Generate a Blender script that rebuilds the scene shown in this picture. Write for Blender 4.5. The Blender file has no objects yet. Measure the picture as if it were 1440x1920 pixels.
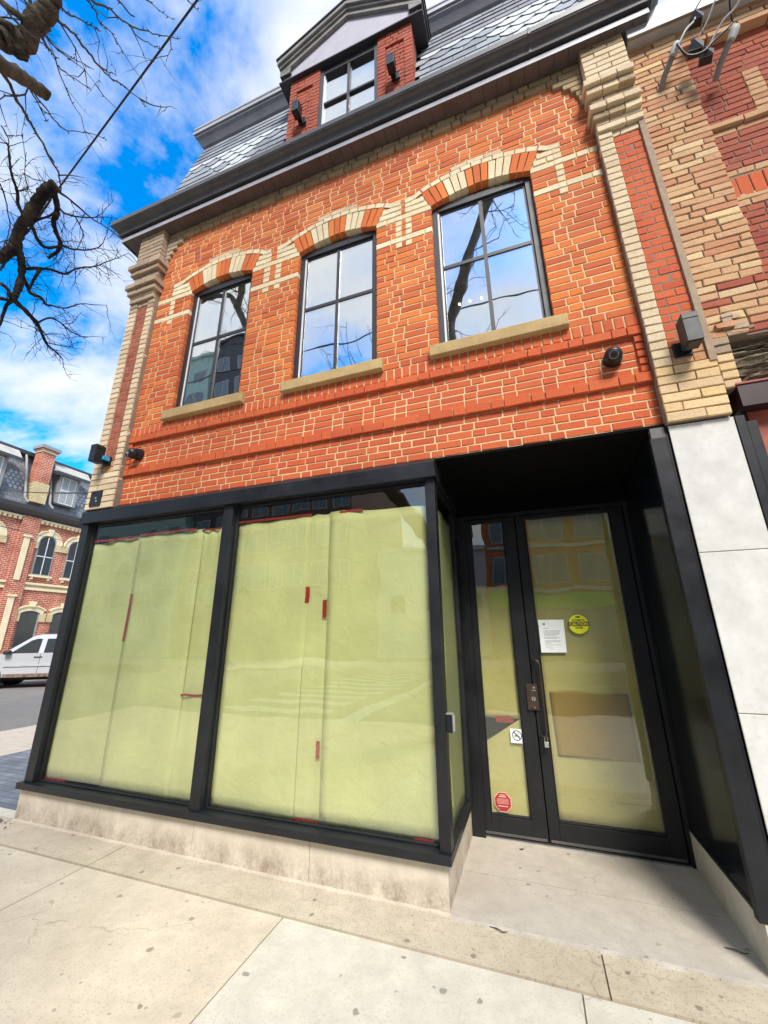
import bpy, math, random
from mathutils import Vector, Matrix
R = random.Random(7)
sc = bpy.context.scene
COL = sc.collection
rad = math.radians

# ------------------------------------------------------------------ materials
def newmat(name):
    m = bpy.data.materials.new(name); m.use_nodes = True
    nt = m.node_tree
    for n in list(nt.nodes): nt.nodes.remove(n)
    out = nt.nodes.new('ShaderNodeOutputMaterial')
    return m, nt, out

class NT:
    def __init__(s, nt): s.nt = nt
    def n(s, typ, **kw):
        node = s.nt.nodes.new(typ)
        for k, v in kw.items():
            if k == 'ins':
                for i, val in v.items():
                    if isinstance(val, bpy.types.NodeSocket): s.nt.links.new(val, node.inputs[i])
                    else: node.inputs[i].default_value = val
            else: setattr(node, k, v)
        return node
    def noise(s, vec, scale, detail=4, rough=.55, dist=0):
        return s.n('ShaderNodeTexNoise', ins={'Vector': vec, 'Scale': scale, 'Detail': detail, 'Roughness': rough, 'Distortion': dist}).outputs['Fac']
    def ramp(s, fac, stops, interp='LINEAR'):
        r = s.n('ShaderNodeValToRGB', ins={'Fac': fac}); cr = r.color_ramp; cr.interpolation = interp
        while len(cr.elements) < len(stops): cr.elements.new(.5)
        for e, (p, c) in zip(cr.elements, stops):
            e.position = p; e.color = (c[0], c[1], c[2], 1) if isinstance(c, (tuple, list)) else (c, c, c, 1)
        return r.outputs['Color']
    def mix(s, fac, a, b, mode='MIX'):
        m = s.n('ShaderNodeMix', data_type='RGBA', blend_type=mode)
        for i, v in ((0, fac), (6, a), (7, b)):
            if isinstance(v, bpy.types.NodeSocket): s.nt.links.new(v, m.inputs[i])
            elif i == 0: m.inputs[0].default_value = v
            else: m.inputs[i].default_value = (v[0], v[1], v[2], 1) if not isinstance(v, float) else (v, v, v, 1)
        return m.outputs[2]
    def math(s, op, a, b=0.0, c=0.0):
        return s.n('ShaderNodeMath', operation=op, ins={0: a, 1: b, 2: c}).outputs[0]
    def pos(s): return s.n('ShaderNodeNewGeometry').outputs['Position']
    def island(s): return s.n('ShaderNodeNewGeometry').outputs['Random Per Island']
    def bump(s, h, strength=.3, dist=.01):
        return s.n('ShaderNodeBump', ins={'Height': h, 'Strength': strength, 'Distance': dist}).outputs['Normal']
    def bsdf(s, out, color, rough=.7, metal=0.0, normal=None, spec=.5, coat=0.0):
        b = s.n('ShaderNodeBsdfPrincipled')
        for k, v in (('Base Color', color), ('Roughness', rough), ('Metallic', metal), ('Specular IOR Level', spec), ('Coat Weight', coat)):
            if isinstance(v, bpy.types.NodeSocket): s.nt.links.new(v, b.inputs[k])
            elif k == 'Base Color': b.inputs[k].default_value = (v[0], v[1], v[2], 1)
            else: b.inputs[k].default_value = v
        if normal is not None: s.nt.links.new(normal, b.inputs['Normal'])
        s.nt.links.new(b.outputs[0], out.inputs['Surface']); return b

def m_plain(name, col, rough=.6, metal=0.0, var=.12, scale=9, bump=.05, spec=.5, coat=0.0, fine=120):
    m, nt, out = newmat(name); t = NT(nt); p = t.pos()
    a = t.noise(p, scale, 5); b = t.noise(p, fine, 3)
    v = t.math('ADD', t.math('MULTIPLY', a, .7), t.math('MULTIPLY', b, .3))
    c = t.ramp(v, [(.3, [x*(1-var*1.6) for x in col]), (.5, col), (.7, [min(1, x*(1+var)) for x in col])])
    rr = t.math('ADD', t.math('MULTIPLY', t.math('SUBTRACT', a, .5), .25), rough)
    t.bsdf(out, c, rr, metal, t.bump(b, bump, .004), spec, coat); return m

def m_worn(name, col, rough=.45):
    m, nt, out = newmat(name); t = NT(nt); p = t.pos()
    a = t.noise(p, 3.5, 6, .65); s1 = t.noise(t.n('ShaderNodeMapping', ins={0: p, 3: (26, 26, 1.6)}).outputs[0], 2.0, 6, .7); sp = t.noise(p, 75, 4, .7)
    c = t.ramp(a, [(.35, [x*.75 for x in col]), (.65, [x*1.35 for x in col])])
    c = t.mix(t.math('MULTIPLY', t.ramp(s1, [(.58, 0.0), (.74, 1.0)]), .22), c, (.06, .058, .054))
    c = t.mix(t.math('MULTIPLY', t.ramp(sp, [(.68, 0.0), (.74, 1.0)]), .55), c, (.16, .15, .13))
    r = t.math('ADD', t.math('MULTIPLY', t.math('SUBTRACT', a, .5), .5), rough)
    t.bsdf(out, c, r, 0, t.bump(t.math('ADD', a, t.math('MULTIPLY', sp, .3)), .08, .01), .4); return m

def m_brick(name, cols, stain=(.30, .2, .14), stain_amt=.35, bump=.75, pale=.25, rough=.85):
    m, nt, out = newmat(name); t = NT(nt); p = t.pos(); i = t.island()
    n = len(cols)
    c = t.ramp(i, [(k/(n-1), cols[k]) for k in range(n)])
    big = t.noise(p, .9, 4); med = t.noise(p, 16, 6, .65); fine = t.noise(p, 90, 5, .7)
    c = t.mix(t.ramp(fine, [(.34, .42), (.56, 0.0)]), c, t.mix(.55, c, (.05, .025, .02)), 'MIX')
    c = t.mix(t.math('MULTIPLY', t.ramp(med, [(.52, 0.0), (.72, 1.0)]), stain_amt), c, stain)
    c = t.mix(t.math('MULTIPLY', t.ramp(t.noise(p, 30, 6, .7), [(.60, 0.0), (.70, 1.0)]), pale), c, (.62, .42, .30))
    c = t.mix(t.ramp(big, [(.35, .35), (.6, 0.0)]), c, t.mix(.45, c, (.16, .07, .045)))
    h = t.math('ADD', t.math('MULTIPLY', med, .6), t.math('MULTIPLY', fine, .5))
    t.bsdf(out, c, rough, 0, t.bump(h, bump, .006), .25); return m

def m_mortar(name, col, var=.25):
    m, nt, out = newmat(name); t = NT(nt); p = t.pos()
    a = t.noise(p, 25, 6, .7); b = t.noise(p, 2.0, 4)
    c = t.ramp(a, [(.3, [x*(1-var) for x in col]), (.7, [min(1, x*1.08) for x in col])])
    c = t.mix(t.ramp(b, [(.4, .5), (.65, 0.0)]), c, [x*.62 for x in col])
    t.bsdf(out, c, .95, 0, t.bump(t.noise(p, 140, 4), .5, .004), .15); return m

def m_concrete(name, col, gum=0.0, speck=.5, stain=.4, rough=.9, low=None, agg=1.0):
    m, nt, out = newmat(name); t = NT(nt); p = t.pos()
    a = t.noise(p, 1.3, 6, .6); b = t.noise(p, 7, 6, .65); f = t.noise(p, 120, 4, .65)
    c = t.ramp(b, [(.3, [x*.84 for x in col]), (.7, [min(1, x*1.08) for x in col])])
    c = t.mix(t.math('MULTIPLY', t.ramp(a, [(.45, 0.0), (.7, 1.0)]), stain), c, [x*y for x, y in zip(col, (.66, .62, .55))])
    c = t.mix(t.math('MULTIPLY', t.ramp(f, [(.28, 1.0), (.42, 0.0)]), speck), c, [x*.45 for x in col])
    c = t.mix(t.math('MULTIPLY', t.ramp(f, [(.6, 0.0), (.72, 1.0)]), speck*.6), c, [min(1, x*1.35) for x in col])
    vo = t.n('ShaderNodeTexVoronoi', feature='F1', voronoi_dimensions='2D' if gum else '3D', ins={'Vector': p, 'Scale': 80.0*agg})
    sel = t.ramp(t.n('ShaderNodeSeparateColor', ins={0: vo.outputs['Color']}).outputs[0], [(.80, 0.0), (.82, 1.0)])
    dot = t.ramp(vo.outputs['Distance'], [(.25, 1.0), (.4, 0.0)])
    c = t.mix(t.math('MULTIPLY', t.math('MULTIPLY', sel, dot), speck), c, [x*.5 for x in col])
    if gum:
        w = t.n('ShaderNodeVectorMath', operation='ADD', ins={0: p, 1: t.n('ShaderNodeVectorMath', operation='SCALE', ins={0: t.n('ShaderNodeTexNoise', ins={'Vector': p, 'Scale': 30.0}).outputs['Color'], 'Scale': .03}).outputs[0]}).outputs[0]
        for sc_, thr, rs, cc in ((8.0, .945, .11, .30), (4.2, .84, .075, .34), (14.0, .95, .12, .45)):
            v = t.n('ShaderNodeTexVoronoi', feature='F1', voronoi_dimensions='2D', ins={'Vector': w, 'Scale': sc_})
            s_ = t.ramp(t.n('ShaderNodeSeparateColor', ins={0: v.outputs['Color']}).outputs[1], [(thr, 0.0), (thr+.01, 1.0)])
            d_ = t.ramp(v.outputs['Distance'], [(rs*.75, 1.0), (rs, 0.0)])
            c = t.mix(t.math('MULTIPLY', t.math('MULTIPLY', s_, d_), gum), c, [x*cc for x in col])
        # hairline cracks
        wc = t.n('ShaderNodeVectorMath', operation='ADD', ins={0: p, 1: t.n('ShaderNodeVectorMath', operation='SCALE', ins={0: t.n('ShaderNodeTexNoise', ins={'Vector': p, 'Scale': 5.0, 'Detail': 6.0}).outputs['Color'], 'Scale': .35}).outputs[0]}).outputs[0]
        ve = t.n('ShaderNodeTexVoronoi', feature='DISTANCE_TO_EDGE', voronoi_dimensions='2D', ins={'Vector': wc, 'Scale': .75})
        cm_ = t.math('MULTIPLY', t.ramp(ve.outputs['Distance'], [(.0, 1.0), (.0045, 0.0)]), t.ramp(t.noise(p, 1.7, 3), [(.50, 0.0), (.58, 1.0)]))
        c = t.mix(t.math('MULTIPLY', cm_, .7), c, [x*.45 for x in col])
        gr = t.noise(p, 22, 6, .7); c = t.mix(t.ramp(gr, [(.30, .28), (.50, 0.0)]), c, [x*.72 for x in col])
    if low:  # dirt splashed up from the pavement: a tide line of grime on the stone
        z = t.n('ShaderNodeSeparateXYZ', ins={0: p}).outputs[2]
        st = t.math('ADD', t.math('MULTIPLY', t.noise(t.n('ShaderNodeMapping', ins={0: p, 3: (3.2, 3.2, 2.2)}).outputs[0], 1.6, 9, .8), .75), t.math('MULTIPLY', t.noise(p, 60, 5, .75), .25))
        zf = t.ramp(z, [(.0, 1.0), (.07, .85), (.16, .25), (.22, 0.0)])
        g_ = t.ramp(st, [(.42, .12), (.50, .5), (.60, 1.0)])
        c = t.mix(t.math('MULTIPLY', t.math('MULTIPLY', g_, zf), low), c, (.22, .165, .115))
    h = t.math('ADD', t.math('MULTIPLY', f, .6), t.math('MULTIPLY', b, .4))
    t.bsdf(out, c, rough, 0, t.bump(h, .25, .004), .3); return m

def m_glass(name, base, power=5.0, tint=(.93, .97, .95), edge=.5):
    # a pane has two faces, so each carries half of the reflection; Schlick falloff works the same on both
    m, nt, out = newmat(name); t = NT(nt)
    ge = t.n('ShaderNodeNewGeometry'); p = ge.outputs['Position']; nrm = t.bump(t.noise(p, 1.1, 2), .03, .2)
    g = t.n('ShaderNodeBsdfGlossy', ins={'Color': (.97, .99, 1, 1), 'Roughness': 0.0, 'Normal': nrm})
    tr = t.n('ShaderNodeBsdfTransparent', ins={'Color': (*[x**.5 for x in tint], 1)})
    cosv = t.math('ABSOLUTE', t.n('ShaderNodeVectorMath', operation='DOT_PRODUCT', ins={0: ge.outputs['Incoming'], 1: ge.outputs['Normal']}).outputs['Value'])
    f = t.math('ADD', t.math('MULTIPLY', t.math('POWER', t.math('SUBTRACT', 1.0, cosv), power), edge), base)
    mx = t.n('ShaderNodeMixShader', ins={0: f, 1: tr.outputs[0], 2: g.outputs[0]})
    nt.links.new(mx.outputs[0], out.inputs['Surface']); return m

def m_emit(name, col, s):
    m, nt, out = newmat(name); t = NT(nt)
    e = t.n('ShaderNodeEmission', ins={'Color': (*col, 1), 'Strength': s}); nt.links.new(e.outputs[0], out.inputs['Surface']); return m

def m_brickshader(name, c1, c2, mort, w=.215, h=.068, axis='yz', msize=.006):
    m, nt, out = newmat(name); t = NT(nt); p = t.pos()
    s = t.n('ShaderNodeSeparateXYZ', ins={0: p})
    u = s.outputs[1] if axis == 'yz' else s.outputs[0]
    v = t.n('ShaderNodeCombineXYZ', ins={0: u, 1: s.outputs[2]}).outputs[0]
    b = t.n('ShaderNodeTexBrick', ins={'Vector': v, 'Color1': (*c1, 1), 'Color2': (*c2, 1), 'Mortar': (*mort, 1), 'Scale': 1.0, 'Mortar Size': msize, 'Brick Width': w, 'Row Height': h, 'Mortar Smooth': .1})
    c = t.mix(t.ramp(t.noise(p, 2.5, 5), [(.35, .5), (.65, 0.0)]), b.outputs['Color'], [x*.5 for x in c1])
    t.bsdf(out, c, .9, 0, t.bump(b.outputs['Fac'], -.4, .01), .2); return m

def m_paper(name, col):
    m, nt, out = newmat(name); t = NT(nt); p = t.pos()
    a = t.noise(p, 2.2, 5); f = t.noise(t.n('ShaderNodeMapping', ins={0: p, 3: (6, 6, 90)}).outputs[0], 3, 4)
    w = t.noise(t.n('ShaderNodeMapping', ins={0: p, 3: (90, 90, 5)}).outputs[0], 3, 4)
    v = t.math('ADD', t.math('MULTIPLY', a, .7), t.math('MULTIPLY', t.math('ADD', f, w), .15))
    c = t.ramp(v, [(.3, [x*.82 for x in col]), (.7, [min(1, x*1.1) for x in col])])
    b = t.bsdf(out, c, .75, 0, t.bump(t.noise(p, 6.5, 5, .6, .8), .45, .02), .2)
    return m

def m_bark(name, col):
    m, nt, out = newmat(name); t = NT(nt); p = t.pos()
    a = t.noise(p, 22, 7, .7); b = t.noise(p, 5, 4)
    c = t.ramp(a, [(.3, [x*.4 for x in col]), (.55, col), (.72, [x*1.7 for x in col])])
    c = t.mix(t.ramp(b, [(.45, 0.0), (.7, .5)]), c, (.16, .13, .09))
    t.bsdf(out, c, .95, 0, t.bump(a, .9, .02), .15); return m

def m_wood(name, col):
    m, nt, out = newmat(name); t = NT(nt); p = t.pos()
    st = t.noise(t.n('ShaderNodeMapping', ins={0: p, 3: (3.5, 20, 34)}).outputs[0], 2.0, 8, .75, 1.2)
    c = t.ramp(st, [(.40, (.010, .008, .006)), (.48, [x*.35 for x in col]), (.53, col), (.62, [min(1, x*2.0) for x in col])])
    t.bsdf(out, c, .95, 0, t.bump(st, 1.0, .05), .1); return m

M = {}
M['red'] = m_brick('red_brick', [(.56, .115, .032), (.66, .165, .042), (.50, .09, .032), (.70, .195, .05), (.60, .13, .035), (.50, .095, .035), (.64, .17, .045), (.58, .115, .035)], stain_amt=.2, pale=.10)
M['red2'] = m_brick('red_brick_low', [(.56, .105, .035), (.63, .135, .042), (.52, .09, .033), (.60, .13, .042), (.56, .11, .036)], stain_amt=.12, pale=.10)
M['orange'] = m_brick('orange_brick', [(.72, .20, .04), (.66, .155, .036), (.75, .225, .05)], stain_amt=.1, pale=.15)
M['buff'] = m_brick('buff_brick', [(.68, .54, .34), (.74, .62, .41), (.60, .46, .29), (.72, .59, .39), (.64, .49, .32)], stain=(.30, .22, .14), stain_amt=.3, pale=.2)
M['cream'] = m_brick('cream_brick', [(.80, .68, .44), (.74, .60, .37), (.83, .73, .50)], stain=(.4, .30, .2), stain_amt=.2, pale=.1)
M['yellow'] = m_brick('yellow_brick', [(.72, .51, .24), (.66, .46, .23), (.60, .43, .26), (.74, .54, .28)], stain=(.5, .36, .26), stain_amt=.25, pale=.1)
M['wbuff'] = m_brick('weathered_brick', [(.36, .26, .14), (.44, .32, .18), (.30, .21, .12)], stain=(.12, .09, .07), stain_amt=.7, pale=.1, bump=.9)
M['wgrey'] = m_brick('sooty_brick', [(.40, .30, .20), (.48, .37, .26), (.34, .25, .17)], stain=(.14, .11, .09), stain_amt=.6, pale=.15, bump=.9)
M['dred'] = m_brick('dark_red_brick', [(.36, .085, .045), (.42, .11, .055), (.31, .065, .04), (.45, .13, .07)], stain=(.14, .06, .05), stain_amt=.45, pale=.3, bump=.8)
M['nbuff'] = m_brick('old_buff_brick', [(.56, .32, .16), (.60, .38, .20), (.52, .27, .14), (.50, .23, .12), (.60, .40, .22)], stain=(.34, .18, .10), stain_amt=.45, pale=.25, bump=.9)
M['mortar'] = m_mortar('cream_mortar', (.76, .575, .325), .18)
M['mortar_w'] = m_mortar('worn_mortar', (.40, .30, .21))
M['mortar_g'] = m_mortar('grey_mortar', (.30, .23, .17))
M['stone_sill'] = m_concrete('sandstone', (.47, .335, .155), 0, .5, .6, agg=.5)
M['pier'] = m_concrete('limestone', (.61, .60, .56), 0, .12, .12, agg=.3)
M['base'] = m_concrete('base_stone', (.66, .58, .46), 0, .15, .25, low=.85)
M['curbstone'] = m_concrete('curb_stone', (.56, .52, .44), 0, .2, .3, low=.35)
M['walk_tan'] = m_concrete('sidewalk_tan', (.575, .495, .375), .75, .42, .38)
M['walk_new'] = m_concrete('sidewalk_new', (.57, .53, .435), .75, .30, .15)
M['strip'] = m_concrete('strip_concrete', (.50, .43, .315), .8, .6, .5)
M['floor'] = m_concrete('entry_concrete', (.47, .42, .35), .6, .22, .5)
M['groove'] = m_plain('joint_dirt', (.22, .17, .11), .95)
M['asphalt'] = m_concrete('asphalt', (.20, .19, .175), 0, .6, .3)
M['asphalt_main'] = m_concrete('asphalt_main', (.11, .11, .105), 0, .6, .3)
M['side_walk'] = m_concrete('side_concrete', (.52, .45, .37), .4, .2, .3)
M['paint'] = m_plain('road_paint', (.42, .42, .40), .7)
M['black'] = m_worn('black_metal', (.009, .010, .012), .42)
M['black2'] = m_worn('black_frame', (.010, .011, .0125), .46)
M['gloss'] = m_plain('black_gloss_panel', (.007, .009, .011), .13, 0, .2, 2, .01, spec=.28)
M['ceil'] = m_plain('black_ceiling', (.004, .004, .004), .9, spec=.1)
M['gutter'] = m_plain('gutter_metal', (.085, .078, .074), .42, .0, .22, 5, .05)
M['fascia'] = m_plain('fascia_metal', (.40, .40, .43), .4, .0, .15, 5, .04)
M['soffit'] = m_plain('soffit_board', (.10, .075, .068), .6, 0, .25, 6, .06)
M['flash'] = m_plain('roof_flashing', (.44, .44, .45), .4, .2, .1, 6, .03)
M['cove'] = m_plain('cove_metal', (.20, .20, .225), .45, 0, .15, 5)
M['tymp'] = m_plain('pediment_board', (.42, .40, .45), .6, 0, .08, 6, .05)
M['pedtrim'] = m_plain('pediment_trim', (.20, .19, .17), .5, 0, .35, 5, .06)
M['slate_d'] = m_plain('dark_slate', (.185, .20, .225), .65, 0, .25, 8, .12)
M['slate_m'] = m_plain('mid_slate', (.26, .28, .31), .65, 0, .2, 8, .12)
M['slate_l'] = m_plain('pale_slate', (.48, .51, .51), .7, 0, .12, 10, .12)
M['winframe'] = m_plain('window_frame', (.022, .021, .025), .5, 0, .2, 5)
M['muntin'] = m_plain('muntin', (.035, .034, .038), .5, 0, .2, 5)
M['winlight'] = m_plain('window_bead', (.72, .72, .72), .4)
M['glass_up'] = m_glass('upper_glass', .60, 4, (.75, .82, .80), .3)
M['glass_dorm'] = m_glass('dormer_glass', .64, 4, (.75, .8, .78), .3)
M['glass_shop'] = m_glass('shop_glass', .10, 4, (.90, .95, .84), .5)
M['glass_door'] = m_glass('door_glass', .085, 4, (.84, .88, .74), .5)
M['paper'] = m_paper('kraft_paper', (.645, .61, .32))
M['paper_shaded'] = m_paper('shaded_door_paper', (.64, .54, .27))  # door sheets: kraft paper browned and darkened, recess shade put in the colour
M['tape'] = m_plain('red_tape', (.36, .022, .015), .35, 0, .2)
M['interior'] = m_plain('dark_interior', (.045, .042, .04), .9)
M['interior_pale'] = m_plain('pale_interior', (.35, .38, .36), .9)
M['white'] = m_plain('white_paper', (.86, .90, .88), .7, 0, .04)
M['ink'] = m_plain('ink', (.03, .03, .03), .6)
M['greyink'] = m_plain('grey_ink', (.42, .44, .44), .7)
M['ybright'] = m_plain('yellow_sticker', (.84, .82, .02), .45, 0, .06)
M['redst'] = m_plain('red_sticker', (.36, .03, .03), .45, 0, .08)
M['pinkst'] = m_plain('sticker_edge', (.80, .45, .38), .5)
M['bronze'] = m_plain('bronze_lock', (.10, .065, .045), .35, .6, .2)
M['steel'] = m_plain('steel', (.60, .60, .60), .25, .9, .1)
M['bluetape'] = m_plain('blue_tape', (.03, .30, .55), .5)
M['silver'] = m_plain('car_paint', (.60, .61, .62), .22, .3, .012, 3, .0, coat=.5)
M['cardark'] = m_plain('car_glass', (.02, .025, .025), .05)
M['carblack'] = m_plain('car_trim', (.025, .025, .027), .5)
M['cargrey'] = m_plain('car_cladding', (.44, .45, .46), .4)
M['rubber'] = m_plain('rubber', (.015, .015, .015), .85)
M['amber'] = m_plain('amber_lens', (.7, .2, .02), .2)
M['tred'] = m_brickshader('terrace_brick', (.47, .10, .055), (.56, .15, .075), (.72, .55, .42), .23, .085, msize=.012)
M['tcream'] = m_plain('terrace_cream', (.80, .70, .45), .8, 0, .1, 4, .1)
M['tcream_b'] = m_brickshader('terrace_cream_brick', (.80, .66, .36), (.70, .54, .28), (.5, .4, .25), .23, .085, msize=.012)
M['tslate'] = m_brickshader('terrace_slate', (.21, .23, .25), (.29, .305, .32), (.07, .075, .08), .24, .16, msize=.008)
M['tmetal'] = m_plain('terrace_gutter', (.06, .06, .065), .5)
M['tgrey'] = m_plain('terrace_grey', (.30, .29, .28), .6)
M['twhite'] = m_plain('terrace_sash', (.80, .80, .77), .6)
M['rust'] = m_plain('rust_red_panel', (.33, .075, .045), .6, 0, .3)
M['drust'] = m_plain('dark_maroon', (.025, .005, .004), .5)
M['awn'] = m_plain('awning_grey_green', (.20, .23, .20), .5)
M['tanwall'] = m_plain('tan_wall', (.34, .25, .15), .8)
M['wood'] = m_wood('rotten_wood', (.30, .24, .165))
M['bark'] = m_bark('bark', (.095, .078, .058))
M['barkdark'] = m_bark('dark_bark', (.030, .024, .022))
M['wire'] = m_plain('wire_black', (.012, .012, .014), .5)
M['wiregrey'] = m_plain('cable_grey', (.42, .42, .40), .6)
M['conduit'] = m_plain('conduit_grey', (.22, .21, .19), .6)
M['paver'] = m_brickshader('paver', (.17, .19, .22), (.23, .25, .28), (.10, .10, .11), .2, .1, axis='xy', msize=.006)
M['ored'] = m_plain('condo_brick', (.42, .15, .06), .9, 0, .25, 3)
M['obrown'] = m_plain('office_brick', (.15, .09, .065), .9, 0, .25, 2)
M['ogrey'] = m_plain('condo_concrete', (.42, .40, .36), .9, 0, .15, 3)
M['owhite'] = m_plain('white_render', (.75, .76, .76), .9, 0, .08, 3)
M['oglass'] = m_plain('far_glass', (.10, .14, .17), .06)
M['ogreen'] = m_plain('green_fascia', (.13, .42, .03), .5)
M['tglass'] = m_plain('terrace_glass', (.02, .024, .028), .04, 0, .3, 3, .12)
M['sill_rust'] = m_plain('rusty_sill', (.20, .13, .10), .8, 0, .6, 12)
M['bead'] = m_concrete('mortar_bead', (.58, .51, .40), 0, .3, .4)
M['odark'] = m_plain('dark_cladding', (.05, .05, .058), .7)
M['opale'] = m_plain('pale_green_cladding', (.30, .42, .38), .8)
M['cardboard'] = m_paper('cardboard', (.42, .27, .085))
M['leaf'] = m_plain('dead_leaf', (.07, .045, .025), .9)
# xy version for the paver mapping
nt = M['paver'].node_tree
for n in nt.nodes:
    if n.type == 'COMBXYZ':
        s_ = [x for x in nt.nodes if x.type == 'SEPXYZ'][0]
        nt.links.new(s_.outputs[0], n.inputs[0]); nt.links.new(s_.outputs[1], n.inputs[1])

# ------------------------------------------------------------------ geometry helpers
class MB:
    def __init__(s): s.v = []; s.f = []; s.m = []; s.mats = []
    def mi(s, k):
        if k not in s.mats: s.mats.append(k)
        return s.mats.index(k)
    def poly(s, pts, mat):
        o = len(s.v); s.v += [tuple(p) for p in pts]; s.f.append(tuple(range(o, o+len(pts)))); s.m.append(s.mi(mat))
    def faces(s, pts, fs, mat):
        o = len(s.v); s.v += [tuple(p) for p in pts]; k = s.mi(mat)
        for f in fs: s.f.append(tuple(o+i for i in f)); s.m.append(k)
    def box(s, x0, x1, y0, y1, z0, z1, mat, j=0.0, bev=0.0):
        if bev > 0: return s.bevbox(x0, x1, y0, y1, z0, z1, mat, bev)
        p = [(x0, y0, z0), (x1, y0, z0), (x1, y1, z0), (x0, y1, z0), (x0, y0, z1), (x1, y0, z1), (x1, y1, z1), (x0, y1, z1)]
        if j: p = [(a+R.uniform(-j, j), b+R.uniform(-j, j), c+R.uniform(-j, j)) for a, b, c in p]
        s.faces(p, [(0, 3, 2, 1), (4, 5, 6, 7), (0, 1, 5, 4), (1, 2, 6, 5), (2, 3, 7, 6), (3, 0, 4, 7)], mat)
    def bevbox(s, x0, x1, y0, y1, z0, z1, mat, b):
        # front (y0) edges chamfered
        o = [(x0, y1, z0), (x1, y1, z0), (x1, y1, z1), (x0, y1, z1), (x0, y0+b, z0), (x1, y0+b, z0), (x1, y0+b, z1), (x0, y0+b, z1),
             (x0+b, y0, z0+b), (x1-b, y0, z0+b), (x1-b, y0, z1-b), (x0+b, y0, z1-b)]
        s.faces(o, [(0, 3, 2, 1), (0, 1, 5, 4), (1, 2, 6, 5), (2, 3, 7, 6), (3, 0, 4, 7), (4, 5, 9, 8), (5, 6, 10, 9), (6, 7, 11, 10), (7, 4, 8, 11), (8, 9, 10, 11)], mat)
    def brick(s, x0, x1, yf, yb, z0, z1, mat, j=.0015, c=.003):
        # brick with softly broken front arrises and a slightly uneven face
        dy = R.uniform(-.0020, .0020); tl = R.uniform(-.0015, .0015)
        q = lambda: R.uniform(-j, j)
        A = [(x0+q(), yf+c+dy, z0+q()), (x1+q(), yf+c+dy, z0+q()), (x1+q(), yf+c+dy, z1+q()), (x0+q(), yf+c+dy, z1+q())]
        B = [(x0+c+abs(q()), yf+dy+tl, z0+c+abs(q())), (x1-c-abs(q()), yf+dy-tl, z0+c+abs(q())), (x1-c-abs(q()), yf+dy-tl, z1-c-abs(q())), (x0+c+abs(q()), yf+dy+tl, z1-c-abs(q()))]
        D = [(x0, yb, z0), (x1, yb, z0), (x1, yb, z1), (x0, yb, z1)]
        s.faces(A+B+D, [(4, 5, 6, 7), (0, 1, 5, 4), (1, 2, 6, 5), (2, 3, 7, 6), (3, 0, 4, 7), (8, 9, 1, 0), (9, 10, 2, 1), (10, 11, 3, 2), (11, 8, 0, 3)], mat)
    def prism(s, poly, a0, a1, mat, axis='y'):
        n = len(poly)
        def P(u, v, w): return {'y': (u, w, v), 'x': (w, u, v), 'z': (u, v, w)}[axis]
        pts = [P(u, v, a0) for u, v in poly]+[P(u, v, a1) for u, v in poly]
        fs = [tuple(range(n)), tuple(range(2*n-1, n-1, -1))]+[(i, (i+1) % n+0, (i+1) % n+n, i+n) for i in range(n)]
        s.faces(pts, fs, mat)
    def tube(s, pts, rr, mat, n=6, cap=True, rough=0.0):
        pts = [Vector(p) for p in pts]
        if not isinstance(rr, (list, tuple)): rr = [rr]*len(pts)
        ring = []; u = None; o = len(s.v); k = s.mi(mat)
        for i, p in enumerate(pts):
            d = (pts[min(i+1, len(pts)-1)]-pts[max(i-1, 0)])
            if d.length < 1e-9: d = Vector((0, 0, 1))
            d.normalize()
            if u is None:
                u = d.orthogonal().normalized()
            u = (u-d*u.dot(d))
            u = u.normalized() if u.length > 1e-6 else d.orthogonal().normalized()
            w = d.cross(u)
            for a in range(n):
                t = 2*math.pi*a/n; q = p+(u*math.cos(t)+w*math.sin(t))*rr[i]*(1+(R.uniform(-rough, rough) if rough else 0)); s.v.append(tuple(q))
        for i in range(len(pts)-1):
            for a in range(n):
                b = (a+1) % n
                s.f.append((o+i*n+a, o+i*n+b, o+(i+1)*n+b, o+(i+1)*n+a)); s.m.append(k)
        if cap:
            for e, rev in ((o, True), (o+(len(pts)-1)*n, False)):
                q = len(s.v); s.v += [s.v[e+a] for a in range(n)]
                s.f.append(tuple(q+a for a in (reversed(range(n)) if rev else range(n)))); s.m.append(k)
    def disc(s, c, r0, y0, y1, mat, n=24, axis='y', r1=None):
        r1 = r0 if r1 is None else r1
        pts = []
        for rr, w in ((r0, y0), (r1, y1)):
            for a in range(n):
                t = 2*math.pi*a/n; u, v = rr*math.cos(t), rr*math.sin(t)
                pts.append({'y': (c[0]+u, w, c[1]+v), 'x': (w, c[0]+u, c[1]+v), 'z': (c[0]+u, c[1]+v, w)}[axis])
        s.faces(pts, [tuple(range(n)), tuple(range(2*n-1, n-1, -1))]+[(i, (i+1) % n, (i+1) % n+n, i+n) for i in range(n)], mat)
    def ring(s, c, ri, ro, y0, y1, mat, n=32):
        pts = []
        for rr in (ri, ro):
            for w in (y0, y1):
                for a in range(n):
                    t = 2*math.pi*a/n; pts.append((c[0]+rr*math.cos(t), w, c[1]+rr*math.sin(t)))
        fs = []
        for i in range(n):
            j = (i+1) % n
            fs += [(i, j, 2*n+j, 2*n+i), (n+i, 3*n+i, 3*n+j, n+j), (2*n+i, 2*n+j, 3*n+j, 3*n+i), (i, n+i, n+j, j)]
        s.faces(pts, fs, mat)
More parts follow.
